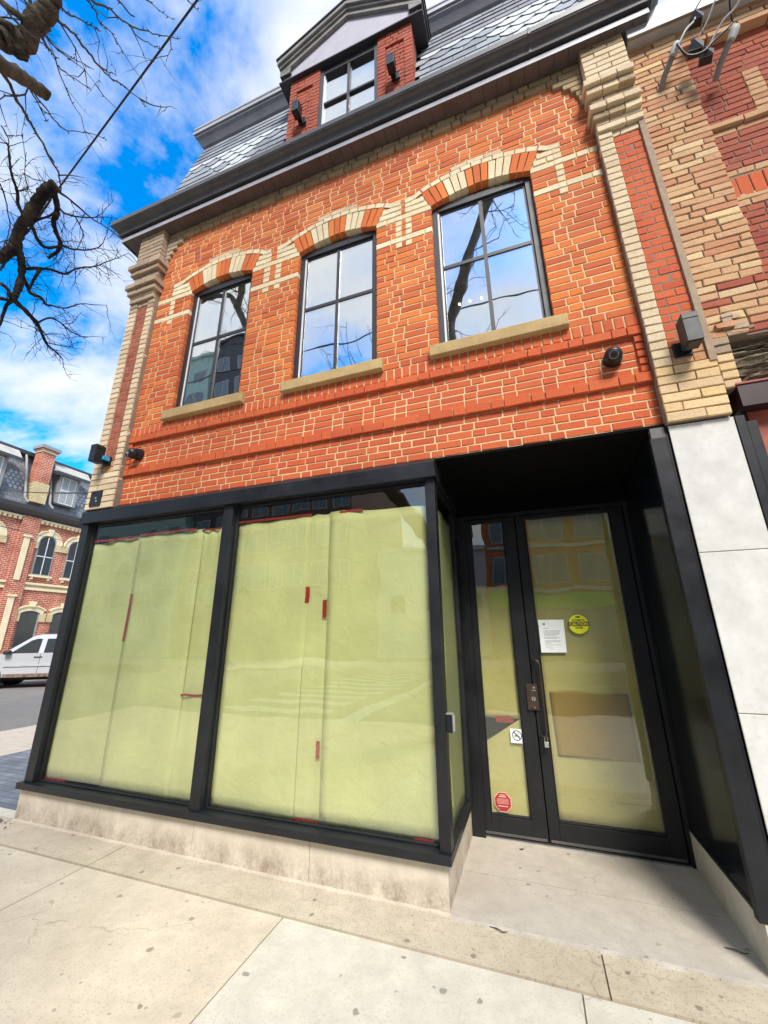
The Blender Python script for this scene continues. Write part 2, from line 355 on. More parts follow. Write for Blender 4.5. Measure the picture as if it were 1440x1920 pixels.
    def build(s, name, parent=None, smooth=False, local=False, bevel=0.0, origin=None):
        me = bpy.data.meshes.new(name)
        off = Vector((0, 0, 0))
        if parent is not None and not local:
            q = parent
            while q is not None: off += q.location; q = q.parent
        if origin is not None: off = Vector(origin)
        me.from_pydata([tuple(Vector(v)-off) for v in s.v], [], s.f)
        for k in s.mats: me.materials.append(M[k])
        me.polygons.foreach_set('material_index', s.m)
        if smooth: me.polygons.foreach_set('use_smooth', [True]*len(me.polygons))
        me.update()
        o = bpy.data.objects.new(name, me); COL.objects.link(o)
        if parent is not None: o.parent = parent
        if origin is not None: o.location = origin
        if bevel:
            b = o.modifiers.new('bevel', 'BEVEL'); b.width = bevel; b.segments = 2; b.limit_method = 'ANGLE'; b.angle_limit = rad(40)
        return o

def tag(o, label=None, cat=None, group=None, kind=None):
    if label: o['label'] = label
    if cat: o['category'] = cat
    if group: o['group'] = group
    if kind: o['kind'] = kind
    return o
def thing(name, loc, label, cat, group=None, rz=0):
    o = bpy.data.objects.new(name, None); COL.objects.link(o); o.location = loc; o.rotation_euler = (0, 0, rz)
    o.empty_display_size = .2
    return tag(o, label, cat, group)
def bx(name, parent, *a, **k):
    b = MB(); bev = k.pop('bevel', 0); b.box(*a); return b.build(name, parent, bevel=bev)

def text_into(mb, s, size, cx, cz, y, mat, depth=.0006, bold=0.0, w=None):
    cu = bpy.data.curves.new('t', 'FONT'); cu.body = s; cu.size = size; cu.align_x = 'CENTER'; cu.align_y = 'CENTER'; cu.offset = bold; cu.extrude = depth
    ob = bpy.data.objects.new('t', cu); COL.objects.link(ob)
    dg = bpy.context.evaluated_depsgraph_get(); dg.update()
    me = bpy.data.meshes.new_from_object(ob.evaluated_get(dg))
    X_ = [v.co.x for v in me.vertices]; Y_ = [v.co.y for v in me.vertices]; mx_, my_ = (min(X_)+max(X_))/2, (min(Y_)+max(Y_))/2
    xs = w/(max(X_)-min(X_)) if w else 1.0
    pts = [(cx+(v.co.x-mx_)*xs, y-v.co.z, cz+v.co.y-my_) for v in me.vertices]
    mb.faces(pts, [tuple(p.vertices) for p in me.polygons], mat)
    bpy.data.objects.remove(ob); bpy.data.curves.remove(cu); bpy.data.meshes.remove(me)

def copy_tree(o, parent=None):
    c = o.copy(); COL.objects.link(c)
    if parent is not None: c.parent = parent
    for ch in list(o.children): copy_tree(ch, c)
    return c

def lay(mb, rows, segf, yf, yb, L=.215, H=.102, m=.0125, bond='flem', j=.0015):
    for i, (z0, z1) in enumerate(rows):
        for (xa, xb, mat, dy) in segf(i, z0, z1):
            if xb-xa < .02: continue
            x = xa; 
            pat = [L, H] if bond == 'flem' else ([L]*5+[H] if bond == 'str' else [H])
            k = (i*(1 if bond != 'str' else 2)) % len(pat)
            # phase
            cuts = [xa]; cx = xa-R.uniform(0, .12)-(i % 2)*L*.5
            while True:
                cx += pat[k % len(pat)]*R.uniform(.985, 1.015)+m; k += 1
                if cx >= xb-.045: break
                if cx > xa+.045: cuts.append(cx)
            cuts.append(xb)
            for a, b in zip(cuts[:-1], cuts[1:]):
                a2 = a+(m/2 if a > xa else 0); b2 = b-(m/2 if b < xb else 0)
                mb.brick(a2, b2, yf-dy, yb, z0+m/2, z1-m/2, mat(a, b, z0) if callable(mat) else mat, j)
# ================================================================== MAIN BUILDING
B = thing('brick_building', (-1.5, 0, 0), 'red brick corner shop with buff brick trim, slate mansard roof and black framed papered shopfront', 'building')
XL, XR = -3.965, .965
WIN = [(-3.43, -2.55), (-1.945, -1.05), (-.485, .425)]
STRIPS = [(-3.745, -3.68), (-2.39, -2.315), (-2.238, -2.17), (-.846, -.785), (-.745, -.685), (.626, .690)]
SILLZ, SPR, RISE, RING = 3.85, 5.495, .088, .232
NU = 40; HU = (6.6-3.74)/NU
def arcdata(w):
    c = (w[1]-w[0]); r = (c*c/4+RISE*RISE)/(2*RISE); return (w[0]+w[1])/2, SPR+RISE-r, r
def ring_halfwidth(w, z):
    xc, zc, r = arcdata(w); re = r+RING
    if z > zc+re: return 0
    a = math.sqrt(max(0, re*re-(z-zc)**2)); b = (w[1]-w[0])/2+(z-SPR)*.47
    return min(a, b)
def redmat(a, b, z):
    k = R.random()
    near = min(abs((a+b)/2-x) for w in WIN[1:] for x in w)
    return 'orange' if k < (.45 if near < .5 and 3.9 < z < 5.4 else .12) else 'red'
def red2mat(a, b, z): return 'red2'
def cut(segs, a, b):
    out = []
    for s in segs:
        if b <= s[0] or a >= s[1]: out.append(s); continue
        if s[0] < a: out.append((s[0], a)+s[2:])
        if s[1] > b: out.append((b, s[1])+s[2:])
    return out
def paint(segs, a, b, mat, dy=0.0):
    out = cut(segs, a, b); out.append((a, b, mat, dy)); return sorted(out, key=lambda q: q[0])
def seg_upper(i, z0, z1):
    zm = (z0+z1)/2; segs = [(XL, XR, redmat, 0.0)]
    if z0 < 5.195 <= z1 or z0 < 5.475 <= z1:
        e = [XL]+[x for s in STRIPS for x in s]+[XR]
        for a, b in ((e[0], e[1]), (e[4]-.085, e[5]), (e[8], e[9]), (e[12], e[13])): segs = paint(segs, a, b, 'cream', .002)
    if z0 < 5.195 <= z1:
        for s, w in ((0, 0), (2, 1), (4, 2)): segs = paint(segs, STRIPS[s][1], WIN[w][0], 'cream', .002)
        for s, w in ((1, 0), (3, 1), (5, 2)): segs = paint(segs, WIN[w][1], STRIPS[s][0], 'cream', .002)
    if 5.43 < zm < 5.67:
        for s, w in ((0, 0), (2, 1), (4, 2)): segs = paint(segs, STRIPS[s][1], WIN[w][0]+.0, 'cream', .003)
        for s, w in ((1, 0), (3, 1), (5, 2)): segs = paint(segs, WIN[w][1], STRIPS[s][0], 'cream', .003)
    if 5.08 < zm < 5.67:
        for a, b in STRIPS: segs = paint(segs, a, b, 'cream', .004)
    if zm > 6.47: segs = [(XL, XR, 'wbuff', .03)]
    elif zm > 6.05:
        w_ = .05+.26*max(0, (zm-6.10)/.37)**2.2
        segs = paint(segs, XL, XL+w_, 'wgrey', .028); segs = paint(segs, XR-w_, XR, 'wbuff', .028)
    for w in WIN:
        if z1 > SILLZ-.01 and zm < SPR: segs = cut(segs, w[0], w[1])
        elif zm >= SPR:
            h = ring_halfwidth(w, zm)
            if h > 0: xc = (w[0]+w[1])/2; segs = cut(segs, xc-h, xc+h)
    return segs
wall = MB()
# mortar core, cut round the window openings
for (z0, z1, y) in ((2.832, 3.165, .0240), (3.174, 3.245, .006), (3.245, 3.555, .0240), (3.566, SILLZ-.03, .0040)):
    wall.box(XL, XR, y, .29, z0, z1, 'mortar')
wall.box(XL, XR, .0040, .29, SPR+RISE+.002, 6.62, 'mortar')
ed = [XL]+[x for w in WIN for x in w]+[XR]
for k in range(0, 8, 2):
    wall.box(ed[k]+(.006 if k else 0), ed[k+1]-(.006 if k < 6 else 0), .0045, .29, SILLZ-.03, SPR+RISE+.002, 'mortar')
for w in WIN:
    xc, zc, r = arcdata(w); n = 14
    for k in range(n):
        xa = w[0]-.006+(w[1]-w[0]+.012)*k/n; xb = w[0]-.006+(w[1]-w[0]+.012)*(k+1)/n
        za = zc+math.sqrt(max(0, r*r-(xa-xc)**2))+.006; zb = zc+math.sqrt(max(0, r*r-(xb-xc)**2))+.006
        wall.prism([(xa, za), (xb, zb), (xb, SPR+RISE+.012), (xa, SPR+RISE+.012)], .0052, .29, 'mortar')
rows = [(2.845+i*.064, 2.845+(i+1)*.064) for i in range(5)]
lay(wall, rows, lambda i, a, b: [(XL, XR, red2mat, 0)], .020, .12, bond='flem', L=.182, H=.092, m=.0095)
rows = [(3.245+i*.062, 3.245+(i+1)*.062) for i in range(5)]
lay(wall, rows, lambda i, a, b: [(XL+.045, XR-.055, red2mat, 0)], .020, .12, bond='flem', L=.182, H=.092, m=.0095)
lay(wall, rows, lambda i, a, b: [(XR-.055, XR, red2mat, 0), (XL, XL+.045, red2mat, 0)], -.001, .12)
rows = [(3.74+i*HU, 3.74+(i+1)*HU) for i in range(NU)]
lay(wall, rows, seg_upper, 0.0, .125, bond='flem', L=.190, H=.090, m=.0105)
wall.build('wall', B)
band = MB(); lay(band, [(3.165, 3.245)], lambda i, a, b: [(XL, XR, red2mat, 0)], -.010, .1, L=.185, H=.092, m=.007); band.build('brick_band', B)
band = MB(); lay(band, [(3.555, 3.632)], lambda i, a, b: [(XL, XR, red2mat, 0)], -.014, .1, L=.185, H=.092, m=.007)
lay(band, [(3.632, 3.742)], lambda i, a, b: [(XL, XR, red2mat, 0)], -.003, .1, H=.058, bond='head'); band.build('brick_band', B)

# windows: frame, pane, sill, arch
for wi, w in enumerate(WIN):
    x0, x1 = w; y0, y1, t = .045, .10, .05; zt = 5.525; zm = 4.76; xm = (x0+x1)/2
    f = MB()
    f.box(x0-.02, x0+t, y0, y1, SILLZ-.02, zt, 'winframe'); f.box(x1-t, x1+.02, y0, y1, SILLZ-.02, zt, 'winframe')
    f.box(x0+t, x1-t, y0, y1, zt-t-.02, zt, 'winframe'); f.box(x0+t, x1-t, y0, y1, SILLZ-.02, SILLZ+.028, 'winframe')
    f.box(x0+t, x0+t+.016, y0+.012, y1, SILLZ+.028, zt-t-.02, 'winlight')
    f.box(x0+t+.016, x0+t+.03, y0+.02, y1, SILLZ+.028, zt-t-.02, 'winframe')
    f.box(x1-t-.02, x1-t, y0+.02, y1, SILLZ+.028, zt-t-.02, 'winframe')
    f.box(x0+t+.03, x1-t-.02, y0+.02, y1, zt-t-.045, zt-t-.02, 'winframe')
    f.box(xm-.017, xm+.017, y0+.014, y1, SILLZ+.028, zt-t-.045, 'muntin')
    f.box(x0+t+.03, xm-.017, y0+.018, y1, zm-.017, zm+.017, 'muntin'); f.box(xm+.017, x1-t-.02, y0+.018, y1, zm-.017, zm+.017, 'muntin')
    win = f.build('window', B)
    p = MB(); f_ = MB(); f_.prism([(x0-.02, 5.52), (x1+.02, 5.52), (x1+.02, 5.60), (x0-.02, 5.60)], .075, .12, 'carblack'); f_.build('head_infill', win)
    p.box(x0+t+.028, x1-t-.018, .072, .078, SILLZ+.02, zt-t-.03, 'glass_up'); p.build('pane', win)
    s = MB(); a, b = [(-3.505, -2.46), (-2.012, -.984), (-.562, .512)][wi]
    n = 12; pts = []
    s.bevbox(a, b, -.055, .13, 3.738, SILLZ, 'stone_sill', .008); s.build('sill', win)
    # arch of soldier bricks in threes with a buff label course over it
    A = MB(); xc, zc, r = arcdata(w); half = math.asin((x1-x0)/2/r); n = 15
    A_m = ['orange', 'cream', 'orange', 'cream', 'orange']
    def rp(ang, rr): return (xc+rr*math.sin(ang), zc+rr*math.cos(ang))
    for k in range(n):
        g = .0038/r; a0 = -half+2*half*k/n+g; a1 = -half+2*half*(k+1)/n-g
        if k == 0: a0 -= g
        if k == n-1: a1 += g
        dy = R.uniform(-.003, .002)-.004
        q = [rp(a0, r+R.uniform(-.002, .002)), rp(a1, r+R.uniform(-.002, .002)), rp(a1, r+RING-.004), rp(a0, r+RING-.004)]
        split = k//3 in (0, 2, 4) and R.random() < .3
        A.prism(q, dy, .118, A_m[k//3] if not split else 'red')
    nb = 20
    for k in range(nb):   # mortar behind the voussoirs
        a0 = -half+2*half*k/nb; a1 = -half+2*half*(k+1)/nb
        A.prism([rp(a0, r+.006), rp(a1, r+.006), rp(a1, r+RING+.002), rp(a0, r+RING+.002)], .004, .122, 'mortar_g')
    # label: headers following the arc, then straight down to the side strips
    sl = [s_ for s_ in STRIPS if s_[1] <= x0][-1]; sr = [s_ for s_ in STRIPS if s_[0] >= x1][0]
    ha = half*.97; base = [(sl[0], 5.656), (sl[1]+.03, 5.660)]+[(rp(-ha+2*ha*t_/24, r+RING)[0], rp(-ha+2*ha*t_/24, r+RING)[1]) for t_ in range(25)]+[(sr[0]-.03, 5.660), (sr[1], 5.656)]
    base = [b_ for k_, b_ in enumerate(base) if 0 < k_ < len(base)-1 or True]
    dist = [0.0]
    for u, v in zip(base[:-1], base[1:]): dist.append(dist[-1]+math.hypot(v[0]-u[0], v[1]-u[1]))
    npc = int(dist[-1]/.098); path = []
    for k in range(npc+1):
        s_ = dist[-1]*k/npc; q = max(i_ for i_ in range(len(dist)) if dist[i_] <= s_+1e-9); q = min(q, len(base)-2)
        t_ = (s_-dist[q])/(dist[q+1]-dist[q]); path.append((base[q][0]+(base[q+1][0]-base[q][0])*t_, base[q][1]+(base[q+1][1]-base[q][1])*t_))
    for (pa, pb) in zip(path[:-1], path[1:]):
        d = Vector((pb[0]-pa[0], pb[1]-pa[1])); d.normalize(); nrm = Vector((-d.y, d.x)); nrm = nrm if nrm.y > 0 else -nrm
        g = d*.004; h = nrm*.052
        P0 = Vector(pa)+g; P1 = Vector(pb)-g
        A.prism([tuple(P0), tuple(P1), tuple(P1+h), tuple(P0+h)], -.008+R.uniform(-.002, .002), .05, 'cream')
        P0 = Vector(pa); P1 = Vector(pb)
        A.prism([tuple(P0-nrm*.004), tuple(P1-nrm*.004), tuple(P1+nrm*.056), tuple(P0+nrm*.056)], -.0035, .05, 'mortar_g')
    for k in range(3):     # the raised headers over the middle
        a0 = (-.155+.105*k); a1 = a0+.1
        A.prism([rp(a0, r+RING+.058), rp(a1, r+RING+.058), rp(a1, r+RING+.106), rp(a0, r+RING+.106)], -.008, .05, 'buff')
    A.build('arch', win)

# pilasters
def pilaster(x0, x1, st, right):
    P = MB(); H = .0682
    P.box(x0+.002, x1-.002, -.043, .28, 2.815, 6.6, 'mortar_g')
    z = 2.812; i = 0
    while z < 6.59:
        z1 = z+H; bf = 'wgrey' if (not right and z > 5.35) else 'buff'
        def blk(a, b, mat, dy):
            w_ = b-a; n = 1 if w_ < .16 else (2 if w_ < .42 else 3); off = .3 if i % 2 else .62
            cs = [a]+([a+w_*off] if n == 2 else ([a+w_*.33, a+w_*.67] if n == 3 else []))+[b]
            for p, q in zip(cs[:-1], cs[1:]): P.brick(p+.003, q-.003, -dy, .1, z+.0045, z1-.0045, mat)
        if z < 3.20: blk(x0, x1, 'yellow' if right else 'buff', .06)
        elif z < 5.42:
            blk(x0, st[0], bf, .062); blk(st[1], x1, bf, .062) if not right else None
            if z < 3.34: blk(st[0], st[1], 'nbuff', .05)
            else: blk(st[0], st[1], 'dred' if not right else 'red2', .046)
        elif z < 5.52: blk(x0, st[0], bf, .064); blk(st[0], st[1], bf, .052); blk(st[1], x1, bf, .064) if not right else None
        else: blk(x0, x1, bf if not right else R.choice(['buff', 'buff', 'buff', 'wbuff']), .085 if z < 6.12 else .11)
        z = z1; i += 1
    for (z0, z1, d, g) in ((5.655, 5.72, .115, .028), (5.735, 5.80, .145, .05), (5.965, 6.03, .125, .035), (6.045, 6.11, .155, .06)):
        n = 3; a = x0-g*(1 if not right else .7); b = x1+(g if not right else 0)
        for k in range(n): P.brick(a+(b-a)*k/n+.002, a+(b-a)*(k+1)/n-.002, -d, .1, z0, z1, 'wgrey' if not right else R.choice(['buff', 'buff', 'wbuff']), .003)
    if right:  # sand and cement fillet in the joint with the next building
        pts = [(1.272, 3.2), (1.312, 3.2), (1.312, 6.55), (1.268, 6.55)]
        P.prism(pts, -.066, .1, 'mortar_w')
    return P.build('pilaster', B)
pilaster(-4.372, -3.965, (-4.245, -4.065), False)
pilaster(.966, 1.312, (1.075, 1.272), True)

# left flank and roof body
fl = MB(); fl.box(-4.36, -4.1, .3, 8, 2.8, 6.6, 'red2'); fl.box(-4.40, -4.32, .12, 8, .0, 2.8, 'black2')
fl.box(-4.3, 1.28, 3.6, 3.8, 0, 6.6, 'interior'); fl.box(-4.3, 1.28, .3, 3.6, 2.84, 3.0, 'interior'); fl.box(-4.3, 1.28, .3, 3.6, 6.3, 6.5, 'interior_pale')
fl.box(1.1, 1.28, 1.2, 3.6, 0, 6.5, 'interior'); fl.box(-4.2, -.75, .3, 3.6, -.02, .02, 'interior'); fl.box(-.75, 1.1, 1.08, 3.6, -.02, .0, 'interior')
fl.build('side_wall', B)

# stone base, pier and low wall of the entrance
s = MB()
js = [-4.452, -3.455, -2.488, -1.521, -.605]
for a, b in zip(js[:-1], js[1:]): s.bevbox(a+.0015, b-.0015, -.004, .3, -.01, .245, 'base', .003)
s.box(-.74, -.606, .297, .98, -.01, .244, 'base')
s.box(-.66, -.6045, -.002, .98, -.01, .2445, 'base'); s.build('stone_base', B)
s = MB(); s.box(.882, 1.45, -.012, 1.0, -.01, .222, 'curbstone'); s.build('stone_base', B)
s = MB()
for z0, z1 in ((.224, 1.116), (1.120, 1.968), (1.972, 2.803)): s.bevbox(.975, 1.322, -.024, .2, z0, z1, 'pier', .003)
s.box(.975, 1.322, -.0205, .2, .224, 2.8, 'groove'); s.build('stone_pier', B)

# ---- black shopfront
S = MB()
S.box(-4.452, -.572, -.052, .06, .243, .292, 'black'); S.box(-.63, -.572, .06, .885, .243, .292, 'black')
S.prism([(-.052, 2.668), (.06, 2.668), (.06, 2.83), (.012, 2.843), (.004, 2.842), (-.052, 2.792)], -4.39, -.562, 'black', axis='x')
S.prism([(-.058, 2.730), (-.052, 2.728), (-.052, 2.665), (-.058, 2.667)], -4.394, -.556, 'black', axis='x')
S.box(-4.412, -4.305, -.018, .08, .292, 2.668, 'black2'); S.box(-4.305, -4.285, .03, .07, .292, 2.668, 'black2')
S.box(-2.535, -2.435, -.024, .08, .292, 2.668, 'black2'); S.box(-2.552, -2.535, .03, .07, .292, 2.668, 'black2'); S.box(-2.435, -2.418, .03, .07, .292, 2.668, 'black2')
S.box(-.645, -.576, -.022, .07, .292, 2.668, 'black2'); S.box(-.66, -.645, .03, .07, .292, 2.668, 'black2')
for a, b in ((-4.285, -2.552), (-2.418, -.66)):
    S.box(a, b, .03, .065, .292, .305, 'black2'); S.box(a, b, .03, .065, 2.65, 2.668, 'black2')
S.box(-.628, -.578, .80, .965, .292, 2.668, 'black2'); S.box(-.70, -.562, .06, .98, 2.668, 2.83, 'black2')
S.box(-.612, -.586, .07, .80, 2.62, 2.668, 'black2')
shop = S.build('shopfront', B, bevel=.003)
for a, b in ((-4.29, -2.545), (-2.425, -.655)):
    p = MB(); p.box(a, b, .040, .046, .30, 2.655, 'glass_shop'); p.build('pane', shop)
p = MB(); p.box(-.606, -.600, .065, .805, .288, 2.64, 'glass_shop'); p.build('pane', shop)

# ---- entrance recess
c = MB(); c.box(-.70, .99, .0, 1.0, 2.815, 2.835, 'ceil'); c.box(-.60, .99, .985, 1.05, 2.60, 2.815, 'ceil'); c.build('entrance_ceiling', B)
c = MB(); c.box(.885, .97, .035, 1.05, .222, 2.814, 'gloss'); c.box(.88, .885, .10, .985, .226, .246, 'black2')
rw = c.build('entrance_wall', B)
c = MB(); c.box(.862, .957, -.016, .035, .224, 2.735, 'black', bev=.004); c.box(.885, .972, -.006, .03, .224, 2.81, 'black2'); c.box(.875, .955, -.010, .03, 2.737, 2.808, 'gutter'); c.build('corner_post', B)

def door(x0, x1, gx0, gx1, z0, z1, gz0, gz1):
    d = MB(); y0, y1 = .992, 1.045
    d.box(x0, gx0, y0, y1, z0, z1, 'black2'); d.box(gx1, x1, y0, y1, z0, z1, 'black2')
    d.box(gx0, gx1, y0, y1, z0, gz0, 'black2'); d.box(gx0, gx1, y0, y1, gz1, z1, 'black2')
    for a, b, e, f in ((gx0, gx0+.01, gz0, gz1), (gx1-.01, gx1, gz0, gz1), (gx0, gx1, gz0, gz0+.012)): d.box(a, b, y0+.008, y1, e, f, 'black')
    d.box(x0+.01, x1-.01, y0-.006, y0, z0+.004, z0+.022, 'gutter')
    o = d.build('door', B, bevel=.004)
    p = MB(); p.box(gx0+.004, gx1-.004, 1.012, 1.018, gz0+.004, gz1-.004, 'glass_door'); p.build('pane', o)
    return o
fr = MB(); fr.box(-.60, -.555, .97, 1.06, .0, 2.62, 'black2'); fr.box(.858, .888, .97, 1.06, .0, 2.62, 'black2'); fr.box(-.555, .858, .97, 1.06, 2.585, 2.62, 'black2')
fr.box(-.56, .86, .965, 1.06, -.002, .016, 'steel'); fr.box(-.60, -.50, .955, .972, .0, 2.6, 'black'); fr.build('door_frame', B)
D1 = door(-.548, -.040, -.455, -.150, .022, 2.58, .150, 2.545)
D2 = door(-.032, .852, .045, .755, .022, 2.58, .155, 2.545)
h = MB(); h.tube([(-.01, .99, 1.305), (-.005, .945, 1.31), (.008, .935, 1.312), (.026, .934, 1.305), (.034, .934, 1.285), (.034, .934, .78), (.028, .936, .752), (.008, .94, .746), (-.012, .955, .745), (-.014, .99, .745)], .0075, 'bronze', 8); h.build('handle', D2, smooth=True)
h = MB(); h.box(-.088, -.002, .972, .992, .93, 1.125, 'bronze'); h.box(-.072, -.012, .966, .974, .945, 1.11, 'bronze')
h.disc((-.038, 1.015), .017, .960, .968, 'steel', 16); h.box(-.040, -.036, .957, .962, 1.005, 1.026, 'ink'); h.disc((-.036, .95), .006, .960, .968, 'steel', 10)
h.box(-.045, -.015, .964, .967, 1.075, 1.083, 'steel'); h.disc((-.028, 1.10), .009, .960, .968, 'steel', 12); h.build('lock', D2)

# ---- cornice with gutter, mitred round both ends
CP = [(1.34, 2.2), (1.34, 0.0), (-4.49, 0.0), (-4.49, 7.5)]     # path of the base line; outward = right, front, left
def sweep(mb, prof, mat):
    def pt(k, d):
        return [(CP[0][0]+d, CP[0][1]), (CP[1][0]+d, -d), (CP[2][0]-d, -d), (CP[3][0]-d, CP[3][1])][k]
    o = len(mb.v); n = len(prof); mi = mb.mi(mat)
    for k in range(4):
        for d, z in prof: x, y = pt(k, d); mb.v.append((x, y, z))
    for k in range(3):
        for i in range(n-1): mb.f.append((o+k*n+i, o+k*n+i+1, o+(k+1)*n+i+1, o+(k+1)*n+i)); mb.m.append(mi)
c = MB(); sweep(c, [(.168, 6.604), (.172, 6.604), (.172, 6.668), (.150, 6.670)], 'fascia'); sweep(c, [(.150, 6.670), (.150, 6.694), (.198, 6.696)], 'winframe')
x = -4.62
while x < 1.46:   # tongued soffit boards
    w_ = .128; c.box(x, x+w_-.004, -.165, .02, 6.606+R.uniform(0, .0015), 6.618, 'soffit'); x += w_
c.box(-4.66, 1.5, -.168, .3, 6.616, 6.66, 'winframe'); c.box(-4.655, -4.372, .022, 7.5, 6.607, 6.615, 'soffit')
c.box(1.32, 1.5, .022, 2.2, 6.607, 6.615, 'soffit')
corn = c.build('cornice', B)
g = MB(); sweep(g, [(.150, 6.694), (.204, 6.697), (.210, 6.718), (.206, 6.722), (.216, 6.748), (.236, 6.772), (.262, 6.786), (.280, 6.800), (.284, 6.812), (.290, 6.814), (.290, 6.822), (.285, 6.826), (.286, 6.886), (.280, 6.892), (.272, 6.886), (.270, 6.80), (.10, 6.78), (.0, 6.84), (-.3, 6.9)], 'gutter')
for xs in (.55, -2.0):
    g.prism([(-.2095, 6.695), (-.2125, 6.72), (-.2215, 6.745), (-.2415, 6.768), (-.2675, 6.782), (-.2915, 6.80), (-.2945, 6.83), (-.2895, 6.89), (-.28, 6.89), (-.19, 6.70)], xs, xs+.022, 'gutter', axis='x')
g.build('gutter', corn)

# ---- mansard
def ry(z):      # bell-cast front of the roof
    return .166+(z-7.89)*.2127-.03*math.sin(math.pi*min(1, max(0, (z-7.0)/2.15)))
ms = MB(); ZT = 9.16
N = 10
for k in range(N):
    za, zb = 6.85+(ZT-6.85)*k/N, 6.85+(ZT-6.85)*(k+1)/N
    ms.poly([(-4.20, ry(za)+.012, za), (1.30, ry(za)+.012, za), (1.30, ry(zb)+.012, zb), (-4.20, ry(zb)+.012, zb)], 'winframe')
for xx in (-4.20, 1.30):
    ms.poly([(xx, .1, 6.6)]+[(xx, ry(6.85+(ZT-6.85)*k/N)+.012, 6.85+(ZT-6.85)*k/N) for k in range(N+1)]+[(xx, 7.5, ZT), (xx, 7.5, 6.6)], 'slate_m')
EX, SW = .172, .262
nrow = int((ZT-6.9)/EX)
for r_ in range(nrow+1):
    zt = ZT-r_*EX; zb = zt-EX
    if zb < 6.9: break
    x = -4.22+(SW/2 if r_ % 2 else 0)-SW
    k = 0
    while x < 1.32:
        xa, xb = max(x, -4.215)+.0025, min(x+SW, 1.32)-.0025; x += SW; k += 1
        if xb-xa < .03: continue
        xm_ = (xa+xb)/2
        if -2.26 < xm_ < -.64 and zb < 9.2: continue
        # clusters of pale pointed slates every seven slates below a continuous pale course
        ph = (xm_+3.22)/1.95; dist = abs(ph-round(ph))*1.95
        tier = r_-4
        hexr = tier in (0, 1) or (2 <= tier <= 4 and dist < .62-.09*tier)
        pale = tier == 0 or (1 <= tier <= 4 and dist < .50-.07*tier and R.random() < .85)
        mat = ('slate_l' if pale else R.choice(['slate_m', 'slate_m', 'slate_d'])) if r_ >= 4 else R.choice(['slate_d', 'slate_d', 'slate_m'])
        low = zb-.012; lift = .010+R.uniform(0, .003)
        top = zt+.03
        if hexr:
            q = (xb-xa)*.30; dz = .085
            pl = [(xa, low+dz), (xa+q, low-.012), (xb-q, low-.012), (xb, low+dz), (xb, top), (xa, top)]
        else: pl = [(xa, low), (xb, low), (xb, top), (xa, top)]
        def yy(z): return ry(z)-lift*min(1.6, max(0, (top-z)/(EX+.03)))
        P_ = [(a, yy(b), b) for a, b in pl]; n = len(P_)
        Q_ = [(a, yy(b)+.007, b) for a, b in pl]
        ms.faces(P_+Q_, [tuple(range(n))]+[(i, (i+1) % n, (i+1) % n+n, i+n) for i in range(n)], mat)
roof = ms.build('mansard_roof', B)
cm = MB()
prof = [(.46, 9.10), (.425, 9.16), (.40, 9.175), (.375, 9.22), (.345, 9.27), (.31, 9.31), (.305, 9.345), (.285, 9.35)]
prof2 = [(.285, 9.35), (.28, 9.395), (.305, 9.40), (.295, 9.455), (.285, 9.46), (.285, 9.49), (.33, 9.50), (.32, 9.54), (.5, 9.60), (2.5, 9.70)]
for pr, mt in ((prof, 'cove'), (prof2, 'flash')):
    for (ya, za), (yb, zb) in zip(pr[:-1], pr[1:]):
        e = lambda y: -4.20-max(0, (.46-y))*.9
        cm.poly([(e(ya), ya, za), (1.42, ya, za), (1.42, yb, zb), (e(yb), yb, zb)], mt)
cm.poly([(-4.20-max(0, .46-y)*.9, y, z) for y, z in prof+prof2[1:]]+[(-4.2, 2.5, 9.1)], 'winframe')
cm.poly([(1.42, y, z) for y, z in prof+prof2[1:]]+[(1.42, 2.5, 9.1)], 'winframe')
cm.poly([(-4.20, .46, 9.10), (1.42, .46, 9.10), (1.42, 2.5, 9.1), (-4.20, 2.5, 9.1)], 'winframe')
cm.build('crown_moulding', roof)

# ---- dormer
d = MB(); yF = .03
d.box(-2.27, -1.86, .12, 1.6, 6.9, 8.75, 'slate_m'); d.box(-1.04, -.63, .12, 1.6, 6.9, 8.75, 'slate_m'); d.box(-1.86, -1.04, 1.0, 1.6, 6.9, 8.75, 'interior'); 
dorm = d.build('dormer', B)
def pier(x0, x1):
    P = MB(); P.box(x0+.004, x1-.004, yF+.036, .30, 6.7, 8.745, 'mortar_w')
    rows = [(6.72+i*.0675, 6.72+(i+1)*.0675) for i in range(30)]
    pa, pb = x0+.10, x1-.10
    def sg(i, z0, z1):
        if z0 > 8.42 or z0 < 7.50: return [(x0, x1, 'dred2', 0)]
        return [(x0, pa, 'dred2', 0), (pb, x1, 'dred2', 0)]
    lay(P, rows, lambda i, a, b: sg(i, a, b), yF, .2, L=.19, H=.09, bond='flem', m=.008)
    lay(P, rows, lambda i, a, b: [] if (a > 8.42 or a < 7.50) else [(pa, pb, 'dred2', 0)], yF+.022, .2, L=.19, H=.09, bond='flem', m=.008)
    P.build('pier', dorm)
M['dred2'] = m_brick('dormer_brick', [(.40, .085, .05), (.46, .105, .055), (.36, .075, .045), (.48, .13, .07)], stain=(.5, .3, .22), stain_amt=.35, pale=.6, bump=.8)
pier(-2.30, -1.855); pier(-1.045, -.605)
f = MB(); x0, x1 = -1.857, -1.043
f.box(x0, x0+.05, .045, .12, 6.9, 8.70, 'muntin'); f.box(x1-.05, x1, .045, .12, 6.9, 8.70, 'muntin'); f.box(x0+.05, x1-.05, .05, .12, 8.60, 8.74, 'winframe')
f.box(x0+.05, x0+.065, .06, .12, 6.9, 8.60, 'winlight')
